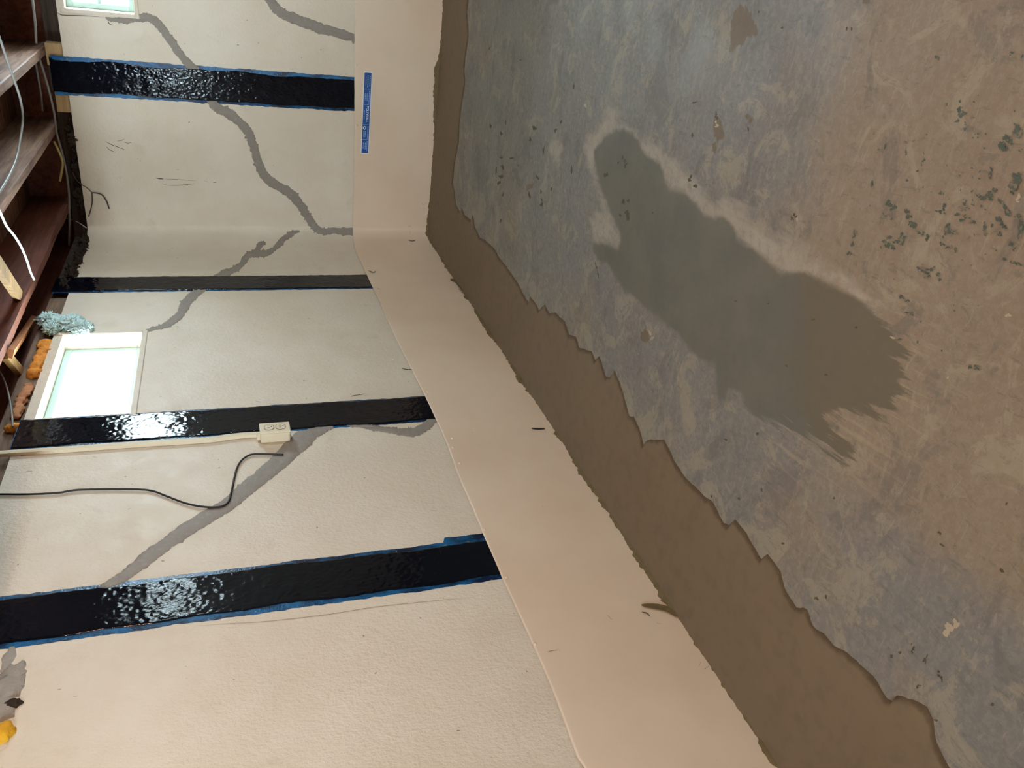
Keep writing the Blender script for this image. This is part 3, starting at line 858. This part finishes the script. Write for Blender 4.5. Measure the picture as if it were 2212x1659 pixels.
# blue sticker on the sheet
def build_sticker():
    c = [hit(p) for p in [(787, 156), (802, 157), (794.5, 329.8), (780, 329)]]      # corners clockwise from the picture's top left
    org = np.array(c[1]); ex = (np.array(c[2]) - np.array(c[1])); ey = (np.array(c[0]) - np.array(c[1]))
    # text frame: u along the sticker (picture downwards), v from picture right edge to left edge
    L, H = np.linalg.norm(ex), np.linalg.norm(ey)
    def at(u, v, o):                               # u 0..1 along, v 0..1 from letter tops to feet
        s, z = org + ex * u + ey * v
        return PINV @ Vector(W(s, z, 0.0112 + o))
    def quad(name, u0, u1, v0, v1, o, mat, parent):
        return mesh(name, [at(u0, v0, o), at(u1, v0, o), at(u1, v1, o), at(u0, v1, o)], [(0, 1, 2, 3)], mat, parent)
    st = mesh('sticker', [], [], None, panel)
    def slab(u0, u1, v0, v1, o0, o1, mat, r):
        pts = []
        ru, rvv = r / L, r / H
        for cu, cv, a0 in ((u1 - ru, v1 - rvv, 0), (u0 + ru, v1 - rvv, 90), (u0 + ru, v0 + rvv, 180), (u1 - ru, v0 + rvv, 270)):
            for k in range(5):
                a = math.radians(a0 + k * 22.5); pts.append((cu + ru * math.cos(a), cv + rvv * math.sin(a)))
        n = len(pts)
        v = [at(a, b_, o1) for a, b_ in pts] + [at(a, b_, o0) for a, b_ in pts]
        f = [tuple(range(n))] + [(k, (k + 1) % n, n + (k + 1) % n, n + k) for k in range(n)]
        return v, f
    v, f = slab(-0.012, 1.012, -0.10, 1.10, -0.004, 0.0, M_WHITE, 0.004)
    st.data.from_pydata(v, [], f); st.data.materials.append(M_WHITE)
    st['label'] = 'narrow blue POLYWALL sticker with white border, upside down'
    v, f = slab(0, 1, 0, 1, 0.0, 0.0004, M_BLUE, 0.003)
    mesh('print_field', v, f, M_BLUE, st)
    for u in (0.197, 0.386, 0.637, 0.826):
        quad('divider', u - 0.003, u + 0.003, 0.12, 0.93, 0.0007, M_PRINT, st)
    # wordmark
    cu = bpy.data.curves.new('wordmark', 'FONT'); cu.body = 'POLYWALL'; cu.size = 1.0; cu.offset = 0.012
    to = bpy.data.objects.new('wordmark', cu); COL.objects.link(to)
    bpy.context.view_layer.update()
    me = bpy.data.meshes.new_from_object(to.evaluated_get(bpy.context.evaluated_depsgraph_get()))
    bpy.data.objects.remove(to); bpy.data.curves.remove(cu)
    xs = [q.co.x for q in me.vertices]; ys = [q.co.y for q in me.vertices]
    x0, x1, y0, y1 = min(xs), max(xs), min(ys), max(ys)
    for q in me.vertices:
        q.co = at(0.405 + (q.co.x - x0) / (x1 - x0) * 0.20, 0.52 - (q.co.y - y0) / (y1 - y0) * 0.36, 0.0008)
    me.name = 'wordmark'; me.materials.clear(); me.materials.append(M_WHITE)
    wo = bpy.data.objects.new('wordmark', me); COL.objects.link(wo); wo.parent = st
    # fine print too small to read: rows of word-length strokes
    rng = random.Random(3)
    vv, fq = [], []
    rows = [(0.035, 0.165, 0.13), (0.03, 0.175, 0.42), (0.05, 0.15, 0.70), (0.215, 0.375, 0.15), (0.25, 0.34, 0.44), (0.25, 0.335, 0.72),
            (0.455, 0.565, 0.76), (0.655, 0.815, 0.14), (0.715, 0.80, 0.52), (0.715, 0.80, 0.72), (0.845, 0.97, 0.18), (0.865, 0.95, 0.42), (0.865, 0.945, 0.72)]
    for u0, u1, v0 in rows:
        u = u0
        while u < u1 - 0.004:
            ln = min(rng.uniform(0.012, 0.03), u1 - u); b0 = len(vv)
            hh = 0.11
            vv += [at(u, v0, 0.0008), at(u + ln, v0, 0.0008), at(u + ln, v0 + hh, 0.0008), at(u, v0 + hh, 0.0008)]
            fq.append((b0, b0 + 1, b0 + 2, b0 + 3)); u += ln + 0.006
    fp = mesh('fine_print', vv, fq, M_PRINT, st); fp['kind'] = 'stuff'
    # recycling triangle of three bent arrows
    vv, fq = [], []
    cuu, cvv, R = 0.677, 0.70, 0.0105
    for k in range(3):
        a0 = math.radians(90 + 120 * k)
        ring = []
        for q in np.linspace(math.radians(12), math.radians(108), 7):
            a = a0 + q
            rr = R * (0.80 + 0.24 * abs(math.cos(1.5 * (a - math.radians(90)))))
            ring.append((a, rr))
        b0 = len(vv)
        for a, rr in ring:
            for m in (0.52, 1.0):
                vv.append(at(cuu + rr * m * math.cos(a) / L, cvv - rr * m * math.sin(a) / H, 0.0009))
        for i in range(len(ring) - 1): fq.append((b0 + 2 * i, b0 + 2 * i + 1, b0 + 2 * i + 3, b0 + 2 * i + 2))
    mesh('recycling_symbol', vv, fq, M_WHITE, st)
build_sticker()

# ------------------------------------------------------------------ outlet, raceway, cable on the left wall
def build_outlet():
    y0, y1, z0, z1, dp = -2.198, -2.136, 1.024, 1.128, 0.048
    root = tag(empty('wall_outlet', (0, (y0 + y1) / 2, z0)), 'ivory surface-mounted double power outlet box beside the dark strap', 'outlet')
    bpy.context.view_layer.update(); inv = root.matrix_world.inverted()
    def local(o):
        o.data.transform(inv); o.parent = root; return o
    b = local(box('box', 0.0, dp - 0.006, y0, y1, z0, z1, M_PLAST, None, 0.008, 3))
    p = local(box('cover_plate', dp - 0.006, dp, y0 - 0.001, y1 + 0.001, z0 - 0.001, z1 + 0.001, M_PLAST, None, 0.002, 2))
    ym = (y0 + y1) / 2
    for zc_ in (z0 + 0.032, z1 - 0.032):
        v, f = [], []
        n = 20
        for x in (dp - 0.001, dp + 0.0025):
            for k in range(n):
                a = 2 * math.pi * k / n
                v.append((x, ym + 0.0155 * math.cos(a), zc_ + max(-0.0145, min(0.0145, 0.0175 * math.sin(a)))))
        f = [(k, (k + 1) % n, n + (k + 1) % n, n + k) for k in range(n)] + [tuple(range(n)), tuple(range(n, 2 * n))]
        so = recalc(mesh('socket', v, f, M_PLAST)); local(so)
        for dy, hz in ((-0.006, 0.0045), (0.006, 0.0038)):
            sl = box('slot', dp + 0.0022, dp + 0.0029, ym + dy - 0.0012, ym + dy + 0.0012, zc_ + 0.002 - hz, zc_ + 0.002 + hz, M_DARKP)
            sl.data.transform(inv); sl.parent = so
        v = [(dp + 0.0029, ym + 0.0026 * math.cos(a), zc_ - 0.0085 + 0.0026 * math.sin(a)) for a in np.linspace(0, 2 * math.pi, 9)[:-1]]
        eh = mesh('earth_hole', v, [tuple(range(8))], M_DARKP); eh.data.transform(inv); eh.parent = so
        v, f = [], []                              # the cut-out rim round the socket
        for r in (0.0185, 0.0205):
            for k in range(n):
                a = 2 * math.pi * k / n
                v.append((dp + 0.0006, ym + (r - 0.001) * math.cos(a), zc_ + max(-r + 0.003, min(r - 0.003, r * math.sin(a)))))
        f = [(k, (k + 1) % n, n + (k + 1) % n, n + k) for k in range(n)]
        rim = mesh('rim_gap', v, f, M_DARKP); rim.data.transform(inv); rim.parent = so
    cb = local(box('cable_entry', 0.006, 0.028, ym - 0.018, ym + 0.004, z1 - 0.001, z1 + 0.012, M_PLAST, None, 0.002, 1))
build_outlet()
def raceway():
    pts = [(-25,986),(60,980),(150,974),(300,963),(400,957),(455,953),(490,948),(525,944),(563,942)]
    P = [hit(p) for p in pts]
    P = [np.array(W(s, z, 0)) for s, z in P]
    P = spline(P, 6)
    v, f = [], []
    prof = [(-0.011, 0.001), (-0.010, 0.013), (0.0, 0.015), (0.010, 0.013), (0.011, 0.001)]
    for p in P:
        for a, h in prof: v.append((h, p[1] + a, p[2]))
    n = 5
    for i in range(len(P) - 1):
        for k in range(n - 1): f.append((i * n + k, i * n + k + 1, (i + 1) * n + k + 1, (i + 1) * n + k))
    f.append(tuple(range(n))); f.append(tuple(range((len(P) - 1) * n, len(P) * n)))
    o = recalc(mesh('cable_raceway', v, f, M_PLAST))
    tag(o, 'ivory plastic cable raceway leading down the wall to the outlet', 'raceway')
raceway()
def wall_cable(name, px, r, mat, off, label, cat, n=6, **k):
    pts = []
    for p in px:
        s, z = hit(p); pts.append(W(s, z, off))
    return tag(tube(name, pts, r, mat, n=n, **k), label, cat)
wall_cable('thin_cable', [(-15,1071),(60,1071),(125,1068),(150,1064),(180,1061),(250,1060),(320,1062),(360,1075),(400,1090),(440,1098),(475,1098),(493,1088),
            (500,1065),(510,1020),(520,1000),(535,988),(550,984),(580,984),(612,985)], 0.0034, M_BLACK, 0.006,
           'thin black cable snaking over the wall and ending at the grey crack repair', 'cable')

# ------------------------------------------------------------------ loose cables among the joists
def cable(name, pts, r, mat, label, n=6):
    return tag(tube(name, pts, r, mat, n=n), label, 'cable')
pl = lambda L, ax, v: [onplane(p, ax, v) for p in L]
cable('grey_cable', pl([(66,-45),(70,0),(76,50),(78,94)], 1, -0.13), 0.006, M_GREYC, 'grey cable crossing the dark joist bay above the far wall and entering a joist')
cable('hanging_cable', pl([(-14,50),(0,85),(15,130),(33,180),(45,220),(49,260),(42,310),(34,345),(18,382),(-8,425)], 2, 1.975), 0.0048, M_GREYC, 'grey cable looping below the first two joists')
cable('bay_cable', pl([(76,130),(82,165),(88,200),(92,240)], 1, 0.0), 0.005, M_GREYC, 'shorter grey cable hanging in the dark bay beside the far strap')
cable('bay_cable', pl([(86,128),(96,160),(107,200),(117,245),(122,285),(134,330),(143,370),(149,420),(150,470),(149,530)], 1, -0.02), 0.0055, M_GREYC, 'long grey cable drooping along the top of the far wall')
cable('yellowed_cable', pl([(116,305),(126,325),(135,350),(133,372),(129,392)], 1, -0.03), 0.006, M_YELC, 'short yellowed cable stub hanging between two joists')
cable('white_cable', pl([(-14,432),(0,458),(14,488),(30,508),(45,532),(57,560),(66,588),(74,604)], 2, 1.985), 0.0045, M_WHITEC, 'bright white cable hanging under the joists near the room corner')
cable('white_wire', pl([(138,470),(152,474),(168,480),(186,492)], 0, 0.06), 0.0025, M_WHITEC, 'short thin white wire poking out at the wall top in the corner')
cable('brown_wire', pl([(-6,795),(6,815),(16,842),(22,870),(26,900),(27,922)], 0, 0.03), 0.0032, M_GREYC, 'thin wire hanging above the window beside the orange foam')
def twig(px, r, label):
    pts = []
    for i, p in enumerate(px):
        s, z = hit(p); pts.append(W(s, z, 0.012 + 0.006 * math.sin(i)))
    return tag(tube('dangling_wire', pts, r, M_SCUFF, n=5, seg=6), label, 'wire')
twig([(158,372),(165,385),(176,396),(188,404),(198,414)], 0.0022, 'thin dark wire tangle at the wall top')
twig([(198,415),(210,415),(222,420),(231,434),(236,450)], 0.0036, 'curled grey wire end hanging over the wall like a hook')
twig([(199,415),(200,432),(197,450),(192,466)], 0.003, 'dark wire end hanging straight beside the curled wire')

# ------------------------------------------------------------------ foam, insulation and debris
def lump(name, centre, rad, mat, seed, label=None, cat=None, parent=None, amp=0.35, freq=2.2, sub=3):
    bm = bmesh.new(); bmesh.ops.create_icosphere(bm, subdivisions=sub, radius=1.0)
    for q in bm.verts:
        d = q.co.normalized()
        k = 1 + amp * mnoise.noise(d * freq + Vector((seed * 3.1, 0, 0))) + 0.5 * amp * mnoise.noise(d * freq * 3.1 + Vector((0, seed, 0)))
        q.co = Vector((d.x * rad[0] * k, d.y * rad[1] * k, d.z * rad[2] * k))
    me = bpy.data.meshes.new(name); bm.to_mesh(me); bm.free()
    me.polygons.foreach_set('use_smooth', [True] * len(me.polygons))
    me.materials.append(mat)
    o = bpy.data.objects.new(name, me); COL.objects.link(o); o.location = centre
    if parent: o.parent = parent
    if label: tag(o, label, cat)
    return o
def fleece():
    root = tag(empty('insulation_tuft', onplane((140, 700), 0, 0.0)), 'torn tuft of pale aqua insulation fibre above the window corner', 'insulation')
    loc = Vector(root.location)
    for i, (px, ry, rz) in enumerate([((102,690),0.050,0.040),((122,698),0.060,0.045),((150,697),0.065,0.050),((172,706),0.050,0.040),((190,707),0.026,0.024),((110,710),0.036,0.032),((176,718),0.022,0.030)]):
        c = onplane(px, 0, 0.015)
        o = lump('fibre_clump', Vector(c) - loc, (0.020, ry * 0.92, rz * 0.85), M_FLEECE, i + 2, parent=root, amp=0.75, freq=4.2, sub=5)
fleece()
def bead(px, r, mat, label, seed):
    P = spline([onplane(p, 0, -0.010) for p in px], 14)
    v, f, seg = [], [], 18
    for i, p in enumerate(P):
        e = min(1.0, (i + 1) / 4, (len(P) - i) / 4) ** 0.5
        for k in range(seg):
            a = 2 * math.pi * k / seg
            d = np.array([0.55 * math.cos(a), 0.25 * math.cos(a), math.sin(a)])
            q = r * e * (1 + 0.75 * n3(p[1] * 38, a * 1.1, seed) + 0.35 * n3(p[1] * 110, a * 3, seed + 5))
            v.append(p + d * q)
    for i in range(len(P) - 1):
        for k in range(seg): f.append((i * seg + k, i * seg + (k + 1) % seg, (i + 1) * seg + (k + 1) % seg, (i + 1) * seg + k))
    f.append(tuple(range(seg))); f.append(tuple(range((len(P) - 1) * seg, len(P) * seg)))
    return tag(recalc(mesh('spray_foam', v, f, mat, None, smooth=True)), label, 'spray foam')
bead([(103,736),(99,750),(92,764),(86,778),(79,797),(73,814)], 0.024, M_FOAMO, 'bead of orange spray foam above the window head', 1)
bead([(64,830),(54,850),(44,873),(34,903)], 0.017, M_PINK, 'pinkish crumbling foam beside the orange foam above the window', 7)
lump('spray_foam', onplane((29, 926), 0, -0.01), (0.02, 0.022, 0.028), M_FOAMO, 5, 'small orange foam blob at the top of the strap by the window', 'spray foam')
lump('spray_foam', onplane((6, 1585), 0, 0.0), (0.018, 0.028, 0.024), M_FOAMY, 8, 'yellow foam blob at the ceiling edge nearest the viewer', 'spray foam')
# mortar bed under the beam end
for i, (px, r) in enumerate([((20,1425),(0.008,0.05,0.020)),((34,1455),(0.010,0.04,0.030)),((16,1490),(0.012,0.05,0.040)),((6,1530),(0.012,0.05,0.036))]):
    o = lump('mortar_bed', onplane(px, 0, -0.005), r, M_LUMP, 20 + i, parent=wall_left)
lump('debris', onplane((26, 1522), 0, 0.0), (0.010, 0.014, 0.022), M_HOLE, 31, parent=wall_left)  # dark-coloured lump stands in for the dark hole by the mortar bed
# dark dusty debris on the wall top in the corner
rd = random.Random(9)
for i in range(26):
    t = i / 25
    if t < 0.45:
        x = 0.62 - 0.55 * t / 0.45; c = (x, 0.045 + rd.uniform(-0.02, 0.02), WTOP + rd.uniform(0.0, 0.035))
    else:
        yy = 0.02 - 0.75 * (t - 0.45) / 0.55; c = (-0.005 + rd.uniform(-0.02, 0.01), yy, WTOP + rd.uniform(0.0, 0.035))
    q = rd.uniform(0.018, 0.042)
    lump('debris', c, (q, q * rd.uniform(0.7, 1.3), q * rd.uniform(0.5, 0.9)), M_HOLE, 40 + i, parent=wall_left if t >= 0.45 else wall_back, amp=0.7, freq=2.8, sub=4)

# ------------------------------------------------------------------ flecks left on the slab
def flecks(name, items, mat, seed):
    rng = random.Random(seed); v, f = [], []
    split = []
    for px, rx, ry, ang in items:
        if rx * ry < 40: split.append((px, rx, ry, ang)); continue
        for _ in range(int(3 + rx * ry / 30)):
            a, q = rng.uniform(0, 6.28), rng.uniform(0, 0.95)
            dx, dy = rx * q * math.cos(a), ry * q * math.sin(a)
            c, s_ = math.cos(ang), math.sin(ang)
            k = rng.uniform(0.16, 0.5)
            split.append(((px[0] + dx * c - dy * s_, px[1] + dx * s_ + dy * c), rx * k + 1, ry * k + 1, ang + rng.uniform(-0.7, 0.7)))
    for px, rx, ry, ang in split:
        n = rng.randint(7, 12); b0 = len(v)
        for k in range(n):
            a = 2 * math.pi * k / n; q = rng.uniform(0.35, 1.15)
            dx, dy = rx * math.cos(a) * q, ry * math.sin(a) * q
            c, s_ = math.cos(ang), math.sin(ang)
            p = onfloor((px[0] + dx * c - dy * s_, px[1] + dx * s_ + dy * c))
            v.append((p[0], p[1], 0.0006 + 4e-6 * len(f)))
        f.append(tuple(range(b0, b0 + n)))
    o = mesh(name, v, f, mat, floor); o['kind'] = 'stuff'
    return o
G = [((2076,245),12,14,0.3),((2085,268),5,12,0),((2068,262),8,7,0.5),((2108,295),9,6,-0.5),((2044,225),6,4,-0.8),((2074,218),5,4,-0.5),((1995,345),4,15,0.2),((1982,370),4,4,0),
     ((1958,308),4,4,0),((1958,328),2.5,9,0),((1924,443),12,13,0.4),((1910,467),7,8,0.2),((1928,472),5,4,-0.6),((1924,522),16,13,0.2),((1950,518),14,14,0.6),((1962,470),8,9,0),
     ((1972,485),13,11,0.6),((1960,457),9,7,0.2),((1995,505),12,6,0.3),((2005,515),8,6,0.2),((2032,418),7,9,0.2),((2040,445),6,16,0.3),((2034,458),12,5,0.2),((2047,492),9,20,0.1),
     ((2060,505),10,10,0.5),((2041,527),10,6,0.4),((2055,532),14,4,-0.1),((2065,540),4,8,0),((1996,585),14,9,0.3),((2012,580),12,8,0.2),((2028,592),8,8,0.8),((2004,598),9,5,0),
     ((2030,604),6,4,0.5),((2128,490),7,14,0.1),((2130,505),6,6,0),((2160,475),12,6,0.5),((2170,490),10,8,0.6),((2158,505),8,6,0),((2185,530),6,8,0.3),((2195,540),7,7,0),
     ((2170,560),6,4,0),((2190,568),18,5,0.3),((2140,425),12,8,0.7),((2165,440),16,8,0.6),((2180,460),14,6,0.7),((2125,425),8,12,0.2),((2141,375),7,17,0.1),((2200,465),9,9,0.2),
     ((2120,445),4,3,0),((2150,410),6,6,0),((2100,480),9,7,0.2),((2085,475),9,5,0.2),((2085,440),6,5,-0.5),((2068,463),6,4,-0.4),((2110,791),16,8,0.1),((2096,793),6,6,0),
     ((1947,640),7,6,0),((1958,648),9,5,0.2),((1970,678),6,5,0.4),((1960,675),6,3,0.3),((1990,694),5,3,0.2),((1945,732),6,4,0.2),((1984,739),3,3,0),((2036,758),2,3,0),
     ((1848,505),3.5,18,0.25),((1842,530),4,14,0.3),((1835,548),5,6,0.2),((1885,398),3,9,0.1),((1900,325),6,4,-0.5),((1914,315),2.5,9,0.2),((2025,125),5,7,0),((2105,220),5,4,0),
     ((2205,500),7,30,0.1),((2195,395),16,24,0.3),((2165,315),14,12,0.3),((2180,300),16,10,0.6),((2200,285),12,18,0.2),((2172,325),14,7,0.1),((2188,115),9,5,-0.6),((2208,125),6,8,0.4),
     ((1345,340),2.5,4,0),((1350,352),3,9,0.2),((1336,352),2,3,0),((1310,378),4,5,0.3),((1347,436),3,6,0.3),((1358,434),4,4,0),((1353,460),5,9,0.3),((1340,465),3,3,0),((1356,472),3,7,0),
     ((1155,276),5,4,0.3),((1083,290),3,5,-0.4),((1060,272),2,5,0),((1092,264),1.5,6,0),((1240,185),2,10,0.1),((1212,263),2,5,0.3),((1200,282),3,4,0.3),((1146,302),2.5,6,0),
     ((1175,325),1.5,12,0.1),((1235,368),2,9,0),((1162,384),2.5,6,-0.6),((1106,341),4,2.5,-0.3),((1083,340),4,2,0.2),((1072,369),2,6,0.2),((1085,361),3,6,-0.4),((1120,357),2,2,0),
     ((1082,382),4,8,-0.2),((1078,395),4,5,0.2),((1086,420),3,8,0.1),((1192,408),2,4,0),((1144,422),2,8,-0.2),((1171,437),3,8,0),((1169,414),2,5,0),((1082,478),2,4,0)]
rg = random.Random(21)
for _ in range(70):                                    # scatter of tiny flecks round the big worn area
    a, r = rg.uniform(0, 6.28), abs(rg.gauss(0, 1))
    G.append(((2090 + 90 * r * math.cos(a), 450 + 130 * r * math.sin(a)), rg.uniform(1.2, 5), rg.uniform(1.2, 4), rg.uniform(-0.8, 0.8)))
G = [g for g in G if g[0][0] < 2300]
LC = [(p, a * 1.3, b_ * 1.3, c_) for p, a, b_, c_ in G if p[0] < 1400]
G = [g for g in G if g[0][0] >= 1400]
flecks('paint_flecks', G, M_GREEN, 5)
CH = [((1547,255),4,14,0),((1496,292),3,7,0),((1500,222),8,4,-0.3),((1617,279),3,5,0),((1490,385),6,8,0.4),((1502,402),6,4,0.4),((1717,468),7,8,0.3),((1288,575),2,12,-0.2),((1292,592),1.5,9,-0.1),
      ((1570,950),5,3,0.4),((1637,937),4,5,0),((1537,1072),3,4,0),((1646,1058),3,5,-0.5),((1597,1077),3,5,-0.6),((1802,1076),4,4,0),((1692,1174),4,4,0),((1763,1292),7,5,0.4),((1785,1290),3,6,0),
      ((2036,1178),7,3,0.5),((2030,1150),8,5,0.5),((2164,1232),4,9,-0.5),((1972,1400),5,12,-0.1),((2000,1425),4,16,0.3),((1926,1418),6,5,0.2),((1945,1410),5,5,0.3),((2143,1523),6,7,0),
      ((2022,1555),5,4,0.2),((1985,1480),6,7,0),((2030,1460),6,12,-0.3),((2175,1087),4,5,0),((1640,26),3,4,0),((1690,60),3,4,0),((1850,708),4,4,0),((1784,809),5,4,0.3),((1700,790),3,3,0),
      ((1660,655),3,3,0),((1760,690),8,3,-0.5),((1410,460),3,3,0),((1590,650),3,3,0),((1830,62),2.5,5,0.2),((1840,62),3,5,0.3),((1980,170),1,1,0),((1125,130),2.5,2.5,0),((1058,105),2,5,0.1)]
flecks('chip_marks', CH + LC, M_CHIP, 6)
flecks('pale_chips', [((1550,270),6,10,0.1),((1722,470),5,9,0.2),((2201,428),6,14,0.3),((2178,682),6,8,-0.4),((2048,815),3,4,0),((1408,728),5,12,-0.1),((2055,1355),16,20,0.2),
                      ((1265,228),3,6,0),((1930,730),12,3,0.4),((1650,20),1.5,2,0)], M_PALEF, 7)

# ------------------------------------------------------------------ unseen bulb above the viewer, added to balance the light
def bulb(loc, label):
    root = tag(empty('fill_bulb', loc), label, 'lamp')
    def lathe(name, prof, mat):
        v, f, n = [], [], 16
        for r, z in prof:
            for k in range(n): v.append((r * math.cos(2 * math.pi * k / n), r * math.sin(2 * math.pi * k / n), z))
        for i in range(len(prof) - 1):
            for k in range(n): f.append((i * n + k, i * n + (k + 1) % n, (i + 1) * n + (k + 1) % n, (i + 1) * n + k))
        f.append(tuple(range(n))); f.append(tuple(range((len(prof) - 1) * n, len(prof) * n)))
        return recalc(mesh(name, v, f, mat, root, smooth=True))
    g = NT('lit_bulb_glass')
    g.b.inputs['Emission Color'].default_value = (1, 0.66, 0.36, 1); g.b.inputs['Emission Strength'].default_value = 8
    lathe('holder', [(0.055, 0.16), (0.055, 0.14), (0.03, 0.12), (0.022, 0.06)], M_PLAST)
    lathe('bulb_glass', [(0.012, 0.058), (0.02, 0.035), (0.03, 0.01), (0.031, -0.008), (0.024, -0.026), (0.010, -0.035)], g.m)
    l = bpy.data.lights.new('bulb_light', 'POINT'); l.energy = LAMP_W; l.color = (1.0, 0.60, 0.34); l.shadow_soft_size = 0.05
    o = bpy.data.objects.new('bulb_light', l); COL.objects.link(o); o.parent = root; o.location = (0, 0, -0.10)
bulb(LAMPS[0], 'unseen warm bulb added above the viewer as fill light')
